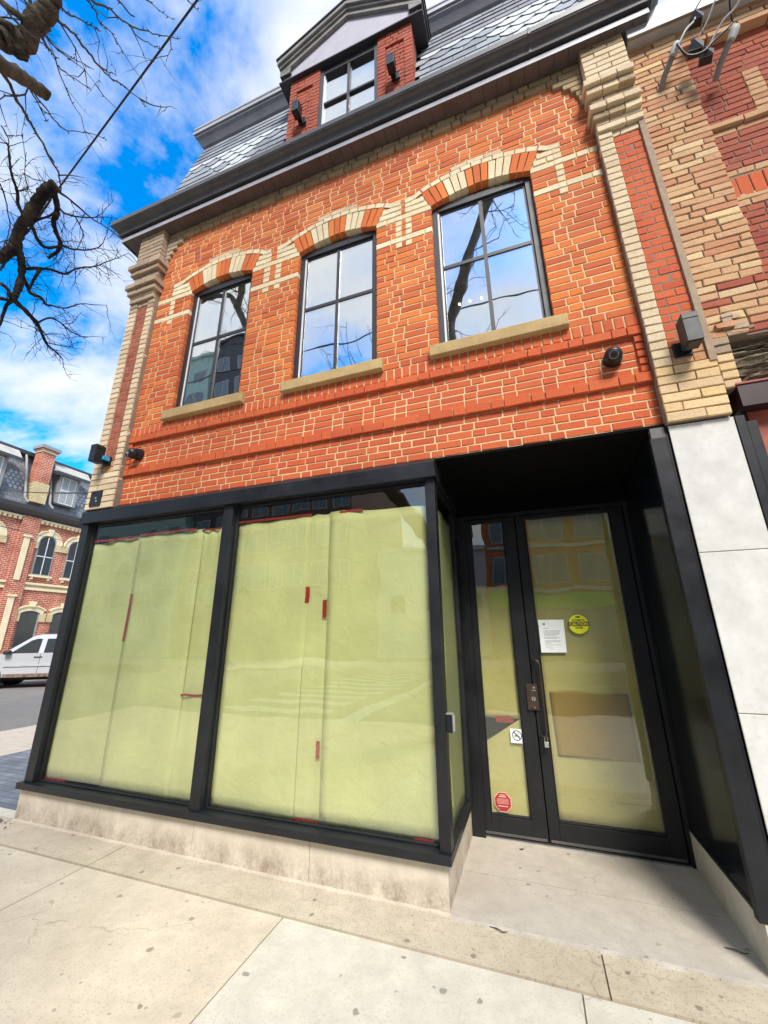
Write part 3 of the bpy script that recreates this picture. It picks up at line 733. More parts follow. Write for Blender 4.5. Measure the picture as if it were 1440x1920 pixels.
f.box(-1.465, -1.432, .055, .12, 6.9, 8.60, 'muntin'); f.box(x0+.065, -1.465, .06, .12, 8.00, 8.03, 'winframe'); f.box(-1.432, x1-.05, .06, .12, 8.00, 8.03, 'winframe')
f.build('window_frame', dorm)
p = MB(); p.box(x0+.05, x1-.05, .085, .091, 6.9, 8.61, 'glass_dorm'); p.build('pane', dorm)
pd = MB()
xa, xb, xm, zE, zA = -2.455, -.455, -1.455, 9.03, 9.60
pd.prism([(xa+.06, 8.745), (xb-.06, 8.745), (xb-.04, zE-.02), (xm, zA-.08), (xa+.04, zE-.02)], .012, .2, 'tymp')
pd.prism([(xa+.06, 8.745), (xb-.06, 8.745), (xb-.06, 8.775), (xa+.06, 8.775)], .004, .012, 'tymp')
def rake(dz0, dz1, y0, y1, ex, mat):
    for sx, xe in ((1, xa-ex), (-1, xb+ex)):
        pd.prism([(xe, zE+dz0-.10*0), (xm, zA+dz0), (xm, zA+dz1), (xe, zE+dz1)], y0, y1, mat)
rake(-.14, -.06, -.03, 1.3, -.02, 'pedtrim'); rake(-.06, -.01, -.055, 1.3, .0, 'pedtrim'); rake(-.01, .07, -.085, 1.3, .02, 'pedtrim'); rake(.07, .10, -.10, 1.4, .035, 'winframe')
for xs in ((xa-.0, xa+.16), (xb-.16, xb+.0)): pd.box(xs[0], xs[1], -.02, 1.2, 8.86, 8.90, 'winframe'); pd.box(xs[0], xs[1], -.028, -.02, 8.855, 8.99, 'pedtrim')
pd.box(xa, xa+.02, -.02, 1.2, 8.9, 9.03, 'winframe'); pd.box(xb-.02, xb, -.02, 1.2, 8.9, 9.03, 'winframe')
pd.box(xa-.005, xb+.005, -.022, 1.2, 8.722, 8.742, 'winframe')
pd.build('pediment', dorm)
# ================================================================== PAPER BEHIND THE GLASS
def sheet(name, poly_edges, y, mat, label, group, tapes=(), amp=.005, axis='y', nx=14, nz=26, seed=0):
    """poly_edges: (xl_top, xr_top, xl_bot, xr_bot, z_top_left, z_top_right, z_bot)"""
    a, b, c, d, zl, zr, zb = poly_edges
    rr = random.Random(seed); ph = [rr.uniform(0, 6) for _ in range(6)]
    mb = MB(); o = 0; pts = []
    for j in range(nz+1):
        v = j/nz
        for i in range(nx+1):
            u = i/nx
            xl = a+(c-a)*v; xr = b+(d-b)*v; x = xl+(xr-xl)*u; z = (zl+(zr-zl)*u)*(1-v)+zb*v
            w = math.sin(3.1*u+ph[0]+2*v)*.5+math.sin(7*v+ph[1]+3*u)*.4+math.sin(11*u-5*v+ph[2])*.25
            crease = math.exp(-((v-.04)/.05)**2)*math.sin(17*u+ph[3])*.9+(math.exp(-((u-1)/.08)**2)*.8)
            top = 1-min(1, j/2.0); dz = top*.006*math.sin(9*u+ph[4])
            pts.append((x, y+amp*(w+crease)+amp, z+dz))
    fs = []
    for j in range(nz):
        for i in range(nx):
            q = j*(nx+1)+i; fs.append((q, q+1, q+nx+2, q+nx+1))
    mb.faces(pts, fs, mat)
    if axis == 'x': mb.v = [(py, px, pz) for px, py, pz in mb.v]
    org = ((a+b)/2, y, zb) if axis == 'y' else (y, (a+b)/2, zb)
    o = mb.build(name, None, smooth=True, origin=org); tag(o, label, 'cardboard' if 'cardboard' in name else 'paper', group)
    so = o.modifiers.new('solid', 'SOLIDIFY'); so.thickness = .0006
    for (tx0, tx1, tz0, tz1) in tapes:
        t = MB(); n = 5; horiz = (tx1-tx0) > (tz1-tz0); T = []
        for k in range(n+1):
            s = k/n; w_ = rr.uniform(-.003, .003)
            if horiz: T += [(tx0+(tx1-tx0)*s, y-.004, tz0+w_), (tx0+(tx1-tx0)*s, y-.004, tz1+w_)]
            else: T += [(tx0+w_, y-.004, tz0+(tz1-tz0)*s), (tx1+w_, y-.004, tz0+(tz1-tz0)*s)]
        t.faces(T, [(2*k, 2*k+2, 2*k+3, 2*k+1) for k in range(n)], 'tape')
        tp = t.build('tape', o)
        tp.modifiers.new('solid', 'SOLIDIFY').thickness = .0008
    return o
GP = 'sheets of paper taped inside the shopfront'
sheet('paper_sheet', (-4.385, -3.60, -4.34, -3.58, 2.46, 2.503, .315), .066, 'paper', 'leftmost paper sheet in the shopfront, wrinkled at its top, red tape down its left edge', GP, [(-4.31, -3.66, 2.478, 2.503), (-4.385, -4.350, .36, 1.1), (-4.34, -4.0, .304, .322)], .013, seed=1)
sheet('paper_sheet', (-3.635, -2.82, -3.60, -2.83, 2.505, 2.493, .30), .058, 'paper', 'second paper sheet from the left, with a long red tape along its top', GP, [(-3.63, -2.90, 2.492, 2.513), (-3.612, -3.585, 1.48, 1.92)], .008, seed=2)
sheet('paper_sheet', (-2.85, -2.548, -2.86, -2.552, 2.492, 2.480, .30), .064, 'paper', 'narrow creased paper sheet just left of the middle post of the shopfront', GP, [(-2.835, -2.56, 1.045, 1.062), (-2.84, -2.58, 2.474, 2.490)], .014, seed=3)
sheet('paper_sheet', (-2.425, -1.665, -2.425, -1.682, 2.497, 2.512, .30), .060, 'paper', 'paper sheet just right of the middle post of the shopfront', GP, [(-2.42, -1.66, 2.502, 2.522)], .007, seed=4)
sheet('paper_sheet', (-1.69, -1.478, -1.70, -1.488, 2.500, 2.508, .295), .066, 'paper', 'narrow paper strip between the two wide sheets of the right pane', GP, [(-1.690, -1.652, 1.775, 1.90), (-1.69, -1.50, .292, .315)], .004, seed=5)
sheet('paper_sheet', (-1.490, -.665, -1.497, -.665, 2.515, 2.478, .30), .059, 'paper', 'widest paper sheet, beside the corner post of the entrance', GP, [(-1.525, -1.490, 1.655, 1.79), (-1.535, -1.505, .69, .80), (-1.40, -1.19, 2.492, 2.512), (-.82, -.70, .300, .316)], .008, seed=6)
sheet('paper_sheet', (.07, .80, .07, .80, 2.50, 2.50, .30), -.624, 'paper', 'paper sheet behind the side glass of the entrance recess', GP, [], .006, axis='x', seed=7)
GD = 'sheets of paper taped inside the glass doors'
sheet('paper_sheet', (.035, .765, .035, .765, 2.56, 2.56, .14), 1.030, 'paper_shaded', 'paper sheet with shade in its brownish colour filling the wide glass door', GD, [], .005, seed=8)
sheet('paper_sheet', (-.465, -.14, -.465, -.14, 1.95, 1.95, .846), 1.034, 'paper_shaded', 'upper paper sheet in the narrow glass door', GD, [(-.36, -.22, .815, .86)], .003, seed=9)
lo = MB(); P_ = [(-.47, .655), (-.14, .862), (-.14, .14), (-.47, .14)]; lo.prism(P_, 1.030, 1.0306, 'paper_shaded')
tag(lo.build('paper_sheet', None, origin=(-.3, 1.03, .14)), 'lower paper sheet in the narrow glass door with its corner folded down', 'paper', GD)

sheet('cardboard_sheet', (.09, .66, .10, .67, 1.075, 1.06, .60), 1.0225, 'cardboard', 'brown sheet leaning low behind the wide glass door', None, [], .001, seed=10)  # brown sheet behind the glass, makes the brown patch low on the door

# ================================================================== SMALL THINGS ON THE FACADE
def wall_light(x, z, ywall, label, h=.19, w=.088, side=1, tape=False):
    o = thing('wall_light', (x, ywall, z), label, 'wall light', 'black box lights fixed to the facade')
    b = MB(); y0 = ywall-.165; b.box(x-w/2, x+w/2, y0, y0+.105, z-h/2, z+h/2-.045, 'black2'); b.box(x-w/2+.0, x+w/2, y0, y0+.105, z+h/2-.042, z+h/2, 'black2'); b.box(x-w/2+.004, x+w/2-.004, y0+.004, y0+.10, z+h/2-.046, z+h/2-.041, 'ink')
    b.build('housing', o, bevel=.004)
    k = MB(); k.box(x-.03, x+.03, ywall-.065, ywall-.016, z-h/2+.025, z-h/2+.075, 'black'); k.box(x+side*.02-.05, x+side*.02+.05, ywall-.018, ywall+.004, z-h/2-.005, z-h/2+.10, 'black'); k.build('bracket', o, bevel=.003)
    l = MB(); l.box(x-w/2+.012, x+w/2-.012, y0+.012, y0+.093, z-h/2-.003, z-h/2+.004, 'carblack'); l.build('lens', o)
    if tape: t = MB(); t.box(x+.045, x+.075, ywall-.085, ywall-.02, z-.055, z-.015, 'bluetape'); t.build('tape', o)
    return o
wall_light(-4.185, 3.395, -.058, 'black box wall light with a scrap of blue tape on the left buff pilaster', tape=True)
wall_light(1.165, 3.38, -.05, 'black box wall light on the right pilaster above the pale stone pier', side=-1, h=.21)
wall_light(-2.085, 7.83, .03, 'black box wall light on the left brick pier of the dormer', h=.19)
wall_light(-.835, 7.83, .03, 'black box wall light on the right brick pier of the dormer', h=.19)

def camera_unit(x, z, yw, dx, label):
    o = thing('security_camera', (x, yw, z), label, 'security camera', 'black dome cameras on the brick panel')
    b = MB(); b.disc((x, z), .066, yw+.004, yw-.016, 'black', 28); b.disc((x, z), .062, yw-.016, yw-.050, 'black', 28, r1=.052); b.build('base', o)
    c = Vector((x+dx*.016, yw-.066, z-.010)); h = MB(); n, m_ = 24, 14; pts = []
    for i in range(m_+1):
        t = math.pi*i/m_
        for a in range(n):
            q = 2*math.pi*a/n; pts.append((c.x+.057*math.sin(t)*math.cos(q), c.y+.057*math.sin(t)*math.sin(q), c.z+.057*math.cos(t)))
    h.faces(pts, [(i*n+a, i*n+(a+1) % n, (i+1)*n+(a+1) % n, (i+1)*n+a) for i in range(m_) for a in range(n)], 'black2'); h.build('dome', o, smooth=True)
    d = Vector((dx*.40, -.78, -.50)).normalized(); l = MB()
    l.tube([c+d*.044, c+d*.060], [.037, .034], 'black', 24); l.tube([c+d*.058, c+d*.064], [.029, .029], 'cargrey', 24); l.tube([c+d*.060, c+d*.0655], [.026, .026], 'carblack', 24); l.tube([c+d*.0655, c+d*.067], [.011, .010], 'cardark', 16); l.build('lens', o)
    return o
camera_unit(-3.80, 3.405, .014, -1, 'black dome security camera low on the left end of the brick panel')
camera_unit(.755, 3.405, .014, -.35, 'black dome security camera at the right end of the brick panel')

o = MB(); o.box(-4.292, -4.138, -.074, -.05, 2.845, 3.012, 'black2'); o.disc((-4.205, 2.93), .008, -.078, -.074, 'steel', 10); o.disc((-4.19, 2.895), .008, -.078, -.074, 'steel', 10)
tag(o.build('cover_plate', None, bevel=.003, origin=(-4.215, -.05, 2.845)), 'small black metal cover plate on the left pilaster just above the shopfront', 'plate')
o = thing('card_reader', (-.556, .03, .92), 'small grey and black card reader on the entrance corner post', 'card reader')
b = MB(); b.box(-.576, -.530, .0, .058, .922, 1.036, 'conduit'); b.build('body', o, bevel=.004); b = MB(); b.box(-.574, -.534, -.006, 0, .928, 1.030, 'black'); b.build('face', o); b = MB(); b.box(-.530, -.527, .010, .05, .932, 1.024, 'wiregrey'); b.build('keypad', o)
o = thing('padlock', (.022, .95, .70), 'small key lock box hanging from the bottom of the door handle', 'padlock')
b = MB(); b.box(.004, .040, .928, .952, .672, .712, 'steel'); b.build('body', o, bevel=.006); b = MB(); b.tube([(.012, .94, .71), (.012, .94, .742), (.022, .94, .756), (.032, .94, .742), (.032, .94, .71)], .0035, 'steel', 8); b.build('shackle', o)

# notices
yN = 1.0085
o = MB()
q = [(.066, 1.640), (.270, 1.638), (.262, 1.374), (.064, 1.372)]
o.prism(q, yN, yN+.0006, 'white')
L_ = [(.100, 1.545, .13), (.100, 1.535, .125), (.100, 1.525, .128), (.100, 1.515, .12), (.100, 1.505, .10), (.100, 1.492, .128), (.100, 1.483, .10), (.100, 1.465, .13), (.100, 1.456, .12), (.100, 1.447, .05), (.100, 1.432, .125), (.100, 1.414, .06)]
for x, z, w_ in L_: o.box(x, x+w_, yN-.0008, yN-.0002, z, z+.0042, 'greyink')
o.box(.100, .145, yN-.0008, yN-.0002, 1.566, 1.5695, 'greyink'); o.box(.125, .165, yN-.0008, yN-.0002, 1.400, 1.403, 'greyink')
o.ring((.109, 1.604), .005, .0095, yN-.0008, yN-.0002, 'ink', 16); o.box(.1045, .1135, yN-.0008, yN-.0002, 1.594, 1.602, 'ink')
tag(o.build('paper_notice', None, origin=(.167, yN, 1.372)), 'white printed letter taped to the wide glass door', 'notice')
o = thing('caution_sticker', (.382, yN, 1.52), 'round yellow caution automatic door sticker on the wide glass door', 'sticker')
b = MB(); b.disc((.382, 1.599), .079, yN-.002, yN, 'ybright', 40); b.ring((.382, 1.599), .0765, .0795, yN-.0026, yN-.0019, 'ogreen', 40); b.build('disc', o)
b = MB(); b.prism([(.304, 1.583), (.460, 1.583), (.460, 1.619), (.304, 1.619)], yN-.0032, yN-.0024, 'ink')
text_into(b, 'AUTOMATIC', .024, .382, 1.632, yN-.003, 'ink', bold=.0006, w=.104); text_into(b, 'DOOR', .024, .382, 1.570, yN-.003, 'ink', bold=.0006, w=.056)
text_into(b, 'CAUTION', .036, .382, 1.601, yN-.0042, 'ybright', bold=.0006, w=.140)
b.prism([(.382+.022*math.cos(a*.4488), 1.657+.0065*math.sin(a*.4488)) for a in range(14)], yN-.003, yN-.0022, 'ink'); b.build('lettering', o)
o = thing('no_smoking_sign', (-.199, yN, .672), 'small white square no smoking sign at the edge of the narrow door glass', 'sign')
b = MB(); b.box(-.250, -.150, yN-.002, yN, .672, .776, 'white'); b.build('plate', o)
b = MB(); cx, cz = -.199, .728; b.ring((cx, cz), .032, .038, yN-.003, yN-.0021, 'ink', 32)
b.prism([(cx-.028, cz+.022), (cx-.022, cz+.028), (cx+.028, cz-.022), (cx+.022, cz-.028)], yN-.0034, yN-.0024, 'ink')
b.box(cx-.024, cx+.012, yN-.003, yN-.0021, cz-.008, cz-.001, 'ink'); b.box(cx+.015, cx+.021, yN-.003, yN-.0021, cz-.008, cz-.001, 'ink')
for k in range(2): b.tube([(cx+.008+.008*k, yN-.0026, cz+.004), (cx+.002+.008*k, yN-.0026, cz+.011), (cx+.010+.008*k, yN-.0026, cz+.016), (cx+.004+.008*k, yN-.0026, cz+.024)], .0012, 'ink', 5)
b.disc((-.157, .681), .004, yN-.003, yN-.002, 'ink', 10); b.build('pictogram', o)
o = thing('security_sticker', (-.355, yN, .18), 'red octagonal security sticker at the bottom of the narrow door glass', 'sticker')
b = MB(); oc = lambda r: [(-.355+r*math.cos(math.pi/8+k*math.pi/4), .245+r*1.05*math.sin(math.pi/8+k*math.pi/4)) for k in range(8)]
b.prism(oc(.070), yN-.002, yN, 'pinkst'); b.prism(oc(.0645), yN-.003, yN-.002, 'redst'); b.build('panel', o)
b = MB()
for z, w_, h_ in ((.290, .045, .006), (.278, .06, .006), (.265, .085, .0025), (.257, .09, .0025), (.249, .095, .0025), (.241, .09, .0025), (.233, .088, .0025), (.214, .075, .006)): b.box(-.355-w_/2, -.355+w_/2, yN-.0036, yN-.0028, z, z+h_, 'pinkst')
b.build('lettering', o)

# lamps glowing inside the right first-floor window
M['bulb'] = m_emit('bulb', (1, .85, .6), 6)
for k, (x, z) in enumerate(((-.405, 5.40), (-.275, 5.405), (-.142, 5.40))):
    o = thing('pendant_lamp', (x, 1.2, 6.3), ('leftmost', 'middle', 'rightmost')[k]+' of three small lit pendant lamps inside the right upper window', 'lamp', 'pendant lamps inside the upper window')
    b = MB(); b.tube([(x, 1.2, 6.3), (x, 1.2, z+.03)], .004, 'ink', 5); b.build('cord', o)
    b = MB(); b.tube([(x, 1.2, z+.03), (x, 1.2, z+.01), (x, 1.2, z), (x, 1.2, z-.01), (x, 1.2, z-.014)], [.005, .010, .013, .010, .003], 'bulb', 10); b.build('bulb', o, smooth=True)

# ================================================================== NEIGHBOUR ON THE RIGHT
Nb = thing('brick_building', (2.6, 0, 0), 'worn buff and dark red brick building with a rotten wooden lintel at the right edge', 'building')
w = MB()
w.box(1.316, 4.2, .058, .4, 3.33, 6.5, 'mortar_g'); w.box(1.316, 1.71, -.02, .06, 3.36, 6.5, 'mortar_g'); w.box(1.316, 1.405, -.02, .35, 2.99, 3.37, 'mortar_g')
H = .0615
def nm(a, b, z): return R.choice(['nbuff', 'nbuff', 'nbuff', 'nbuff', 'nbuff', 'nbuff', 'yellow'] if z > 3.8 else ['nbuff', 'yellow', 'nbuff', 'dred'])
rows = [(3.37+i*H, 3.37+(i+1)*H) for i in range(51)]
def segn(i, z0, z1):
    return [(1.316, 1.71+(R.uniform(-.008, .008)), nm, 0)]
lay(w, rows, segn, -.030, .06, L=.20, H=.095, m=.0095, bond='str', j=.004)
def segf(i, z0, z1):
    zm = (z0+z1)/2; m_ = 'dred'
    if 5.20 < zm < 5.27 or 5.28 < zm < 5.345: m_ = 'nbuff'
    if 4.77 < zm < 4.84 or 4.50 < zm < 4.57: m_ = 'nbuff'
    if 4.57 < zm < 4.77: return []
    if zm < 3.75: m_ = lambda a, b, z: R.choice(['yellow', 'orange', 'dred', 'dred', 'nbuff'])
    s = [(1.71, 4.2, m_, .03 if 5.28 < zm < 5.345 else 0)]
    if zm > 6.25: s = [(1.71, 4.2, 'nbuff', .07)]
    if 5.34 < zm < 5.80: s = [(1.71, 2.06, 'dred', 0), (2.06, 2.17, 'nbuff', .006), (2.17, 4.2, 'dred', 0)]
    return s
lay(w, rows, segf, .052, .2, L=.20, H=.095, m=.0085, bond='str', j=.003)
x = 1.714
while x < 4.1: w.brick(x, x+.071, .050, .2, 4.575, 4.765, 'red2', .002); x += .080
rows = [(2.99+i*.0635, 2.99+(i+1)*.0635) for i in range(6)]
lay(w, rows, lambda i, a, b: [(1.318, 1.405, 'yellow' if i < 4 else 'wgrey', 0)], -.045, .06)
for k in range(9):   # broken, crumbling brick and mortar at the foot of the pilaster
    x = 1.33+R.uniform(0, .22); z = 3.36+R.uniform(0, .16); w.box(x, x+R.uniform(.05, .11), -.036-R.uniform(0, .012), .05, z, z+R.uniform(.025, .05), R.choice(['mortar_w', 'wgrey', 'nbuff']), .008)
w.build('wall', Nb)
l = MB()
n, mz = 46, 20; pts = []; gr = [R.uniform(-.022, .022) for _ in range(mz+1)]
for i in range(n+1):
    for j in range(mz+1):
        if R.random() < .3: gr[j] = gr[j]*.6+R.uniform(-.012, .012)
        x = 1.415+(4.2-1.415)*(i/n)**1.6+(R.uniform(-.02, .025) if i == 0 else 0); z = 3.02+.31*j/mz
        pts.append((x, .008+gr[j]+(.03 if j in (0, mz) else 0), z+R.uniform(-.003, .003)))
m1 = mz+1; l.faces(pts, [(i*m1+j, (i+1)*m1+j, (i+1)*m1+j+1, i*m1+j+1) for i in range(n) for j in range(mz)], 'wood'); l.box(1.44, 4.2, .05, .3, 3.03, 3.325, 'wood'); l.build('lintel', Nb)
f = MB(); f.box(1.326, 1.372, -.03, .15, 0, 2.80, 'black2'); f.box(1.380, 1.43, -.018, .15, 0, 2.76, 'black2'); f.box(1.365, 1.385, .0, .15, 0, 2.78, 'carblack'); f.build('frame', Nb)
f = MB(); f.box(1.372, 4.2, -.05, .12, 2.85, 3.0, 'drust'); f.box(1.368, 4.2, -.058, .12, 3.0, 3.012, 'rust'); f.box(1.43, 4.2, .05, .12, 2.42, 2.85, 'rust'); f.box(1.43, 4.2, .16, .3, 0.0, 2.42, 'tanwall'); f.build('shop_fascia', Nb)
f = MB(); f.tube([(1.445, .05, 2.50), (4.2, .05, 2.50)], .055, 'awn', 14); f.box(1.44, 4.2, -.03, .0, 2.44, 2.475, 'awn'); f.build('awning', Nb, smooth=True)
f = MB(); f.prism([(-.10, 6.475), (-.095, 6.47), (.3, 6.47), (.3, 6.80), (-.05, 6.78), (-.11, 6.76), (-.11, 6.48)], 1.345, 4.3, 'flash', axis='x'); f.prism([(-.125, 6.465), (-.10, 6.465), (-.10, 6.49), (-.125, 6.49)], 1.345, 4.3, 'pedtrim', axis='x'); f.build('parapet_cap', Nb)

def cable(name, pts, r, mat, label, group):
    # Catmull-Rom through the points
    P = [Vector(p) for p in pts]; P = [P[0]*2-P[1]]+P+[P[-1]*2-P[-2]]; out = []
    for i in range(1, len(P)-2):
        for k in range(8):
            t = k/8; a, b, c, d = P[i-1:i+3]
            out.append(.5*((2*b)+(c-a)*t+(2*a-5*b+4*c-d)*t*t+(3*b-a-3*c+d)*t**3))
    out.append(P[-2]); mb = MB(); mb.tube(out, r, mat, 6); return tag(mb.build(name, None, smooth=True, origin=tuple(out[0])), label, 'cable', group)
GC = 'service cables at the head of the right hand building'
def mast(x0, z0, x1, z1, label):
    o = thing('conduit', (x0, -.03, z0), label, 'conduit', 'conduit stubs on the right hand building')
    b = MB(); b.tube([(x0, .0, z0), (x0+.01, -.08, z0+.03), (x1, -.16, z1)], .022, 'conduit', 10); b.build('pipe', o, smooth=True)
    b = MB(); b.tube([(x1-.02, -.15, z1-.05), (x1+.004, -.165, z1+.0), (x1+.02, -.175, z1+.03), (x1+.028, -.18, z1+.045)], [.028, .034, .03, .012], 'wiregrey', 10); b.build('weatherhead', o, smooth=True)
mast(1.50, 5.86, 1.590, 6.03, 'grey conduit stub with a pale cap on the buff brickwork')
mast(1.86, 5.76, 1.955, 5.95, 'grey conduit stub on the dark red brickwork at the upper right')
def clamp(x, y, z, s, label):
    b = MB(); q = [(x-s, y, z-s*.6), (x+s*.7, y-.01, z-s*1.1), (x+s*1.1, y, z+s*.5), (x, y-.01, z+s*1.3), (x-s*.8, y+.02, z+s*.4)]
    b.faces([(a, bb-.03, c) for a, bb, c in q]+[(a+.01, bb+.03, c) for a, bb, c in q], [tuple(range(5)), (9, 8, 7, 6, 5)]+[(i, (i+1) % 5, (i+1) % 5+5, i+5) for i in range(5)], 'wire')
    tag(b.build('cable_clamp', None, origin=(x, y, z), bevel=.006), label, 'cable clamp', 'black cable clamps at the upper right')
clamp(1.78, -.15, 6.285, .045, 'black cable clamp hanging highest, beside the metal parapet cap')
clamp(1.70, -.16, 5.93, .05, 'black cable clamp in the middle of the cable tangle')
clamp(1.745, -.16, 5.80, .045, 'lowest black cable clamp in the cable tangle')
cable('service_cable', [(1.60, -.18, 6.05), (1.585, -.2, 5.98), (1.66, -.22, 6.10), (1.77, -.17, 6.27), (1.80, -.2, 6.37), (1.95, -.3, 6.42), (2.10, -.35, 6.36), (2.5, -.8, 6.9), (4.5, -3.2, 8.6)], .008, 'wiregrey', 'grey cable looping from the highest clamp along the parapet', GC)
cable('service_cable', [(1.60, -.19, 6.04), (1.585, -.22, 5.95), (1.63, -.2, 5.84), (1.72, -.2, 5.81), (1.80, -.2, 5.88), (1.93, -.2, 5.98), (1.95, -.2, 6.02)], .009, 'wire', 'black cable sagging between the two conduit stubs', GC)
cable('service_cable', [(1.70, -.18, 5.96), (1.78, -.24, 6.05), (1.84, -.3, 6.16), (1.96, -.4, 6.36), (2.2, -.6, 6.62), (4.6, -3.4, 8.9)], .006, 'wiregrey', 'thin grey cable rising from the middle clamp', GC)
cable('service_cable', [(1.76, -.18, 5.84), (1.86, -.25, 5.97), (1.96, -.3, 6.03), (2.1, -.45, 6.25), (2.5, -.9, 6.75), (4.8, -3.6, 8.8)], .008, 'wiregrey', 'pale cable running out to the upper right from the lowest clamp', GC)
cable('service_cable', [(1.95, -.2, 6.0), (1.93, -.3, 6.14), (2.02, -.4, 6.34), (2.4, -.7, 6.75), (4.7, -3.3, 9.0)], .006, 'wire', 'black cable rising from the conduit stub on the dark red brickwork', GC)
# sky / light settings
CLX, CLY, SKYS, SUNE, SUNA, EXPO = 4.2, 13.5, .10, 1.7, 18, 1.72
# ================================================================== GROUND
def slab(mb, x0, x1, y0, y1, mat, z0=-.16, z1=0.0, g=.004):
    mb.box(x0+g, x1-g, y0+g, y1-g, z0, z1, mat)
g = MB(); g.box(-400, 400, -400, 400, -1.2, -.30, 'asphalt'); tag(g.build('ground'), kind='structure')
w = MB()
slab(w, -3.09, -1.49, -4.6, -.333, 'walk_tan'); slab(w, -4.45, -3.09, -4.6, -.333, 'walk_tan'); slab(w, -6.3, -4.45, -4.6, -.333, 'walk_tan'); slab(w, -8.6, -6.3, -4.6, -.333, 'walk_tan')
slab(w, -1.49, .045, -4.6, -.333, 'walk_new', g=.003); slab(w, .045, 1.6, -4.6, -.333, 'walk_new'); slab(w, 1.6, 3.2, -4.6, -.333, 'walk_tan'); slab(w, 3.2, 12, -4.6, -.333, 'walk_tan')
for a, b in ((-8.6, -6.2), (-6.2, -4.45), (-4.45, -3.08), (-3.08, .16), (.16, 1.75), (1.75, 12)): slab(w, a, b, -.326, -.010 if a < -.7 else -.030, 'strip', z1=.003)
slab(w, -4.45, -.62, -.010, .2, 'strip', z1=.002); slab(w, -8.55, -4.455, -.006, .12, 'walk_new', z1=.002)
w.box(-8.6, 12, -4.6, .3, -.18, -.008, 'groove')
# thin ragged mortar bead along the stone base
n = 60
for k in range(n):
    x = -4.44+3.84*k/n; w.box(x, x+3.84/n+.002, -.030-R.uniform(0, .012), -.004, -.002, .005+R.uniform(0, .003), 'bead')
for k in range(24):
    x = -.60+1.5*k/24; w.box(x, x+1.5/24+.002, -.046-R.uniform(0, .012), -.026, -.002, .007+R.uniform(0, .002), 'curbstone')
tag(w.build('sidewalk'), kind='structure')
f = MB(); f.box(-.62, .90, -.028, .455, -.1, .004, 'floor'); f.box(-.62, .90, .459, 1.02, -.1, .006, 'floor'); f.box(-.7, .95, .3, 1.2, -.1, -.004, 'groove'); tag(f.build('entrance_floor'), kind='structure')
p = MB(); p.box(-6.9, -4.40, .12, 30, -.2, -.002, 'paver'); tag(p.build('paved_strip'), kind='structure')
p = MB()
for k in range(16): slab(p, -8.55, -6.9, .12+k*1.8, .12+(k+1)*1.8, 'side_walk', z0=-.29)
p.box(-8.7, -8.55, -3, 30, -.29, -.004, 'curbstone'); p.box(-8.6, -6.8, .12, 30, -.29, -.012, 'groove'); tag(p.build('side_pavement'), kind='structure')
p = MB(); p.box(-19.2, -8.7, -40, 80, -.29, -.13, 'asphalt'); tag(p.build('side_road'), kind='structure')
p = MB(); p.box(-22, -19.2, -3, 80, -.29, .0, 'side_walk'); tag(p.build('far_pavement'), kind='structure')
p = MB(); p.box(-80, -19.2, -16, -4.6, -.29, -.135, 'asphalt_main'); p.box(-8.7, 80, -16, -4.6, -.29, -.135, 'asphalt_main'); tag(p.build('road'), kind='structure')
p = MB(); p.box(-80, 80, -22, -16, -.29, .0, 'side_walk'); tag(p.build('opposite_pavement'), kind='structure')
p = MB()
for k in range(9): p.box(-7.2, -4.4, -6.2-k*1.1, -5.7-k*1.1, -.131, -.127, 'paint')
p.box(-3.8, -3.4, -16, -4.8, -.131, -.127, 'paint'); p.box(-3.2, 60, -10.6, -10.45, -.131, -.127, 'paint'); tag(p.build('road_marking'), kind='structure')
# bits of twig and dead leaf lying about
LITTER = [('twig', -.33, -.06, 'short twig lying across the front edge of the entrance floor'), ('twig', .80, .17, 'bent dark twig on the entrance floor beside the low stone wall'), ('dead_leaf', -.235, .86, 'tiny dead leaf in front of the wide door'), ('dead_leaf', .62, .97, 'dead leaf close to the right end of the door threshold')]
for nme, x, y, lab in LITTER:
    b = MB()
    if nme == 'twig': b.tube([(x-.05, y+.01, .010), (x-.01, y, .014), (x+.02, y-.012, .011), (x+.045, y-.004, .012)], [.002, .003, .0025, .0015], 'leaf', 5)
    else: b.faces([(x-.018, y, .009), (x, y-.010, .012), (x+.02, y+.002, .016), (x+.002, y+.011, .010)], [(0, 1, 2, 3)], 'leaf'); 
    o = tag(b.build(nme, None, origin=(x, y, .006)), lab, 'litter', 'litter on the entrance floor')
    if nme != 'twig': o.modifiers.new('solid', 'SOLIDIFY').thickness = .0015

b = MB(); rl = random.Random(4)
for k in range(70):
    x = -4.62+rl.gauss(0, .13); y = -.13+rl.gauss(0, .055); s_ = rl.uniform(.006, .018); a = rl.uniform(0, 6.3); z = .006+rl.uniform(0, .006)
    q = [(x+s_*math.cos(a+t_)*(1 if i_ % 2 else .5), y+s_*math.sin(a+t_)*(1 if i_ % 2 else .5), z+rl.uniform(0, .006)) for i_, t_ in enumerate((0, 1.57, 3.14, 4.71))]
    b.faces(q, [(0, 1, 2, 3)], 'leaf')
tag(b.build('leaf_litter', None, origin=(-4.62, -.13, .004)), 'brown crumbled leaf litter by the left end of the stone base', 'litter', None, 'stuff').modifiers.new('solid', 'SOLIDIFY').thickness = .0012

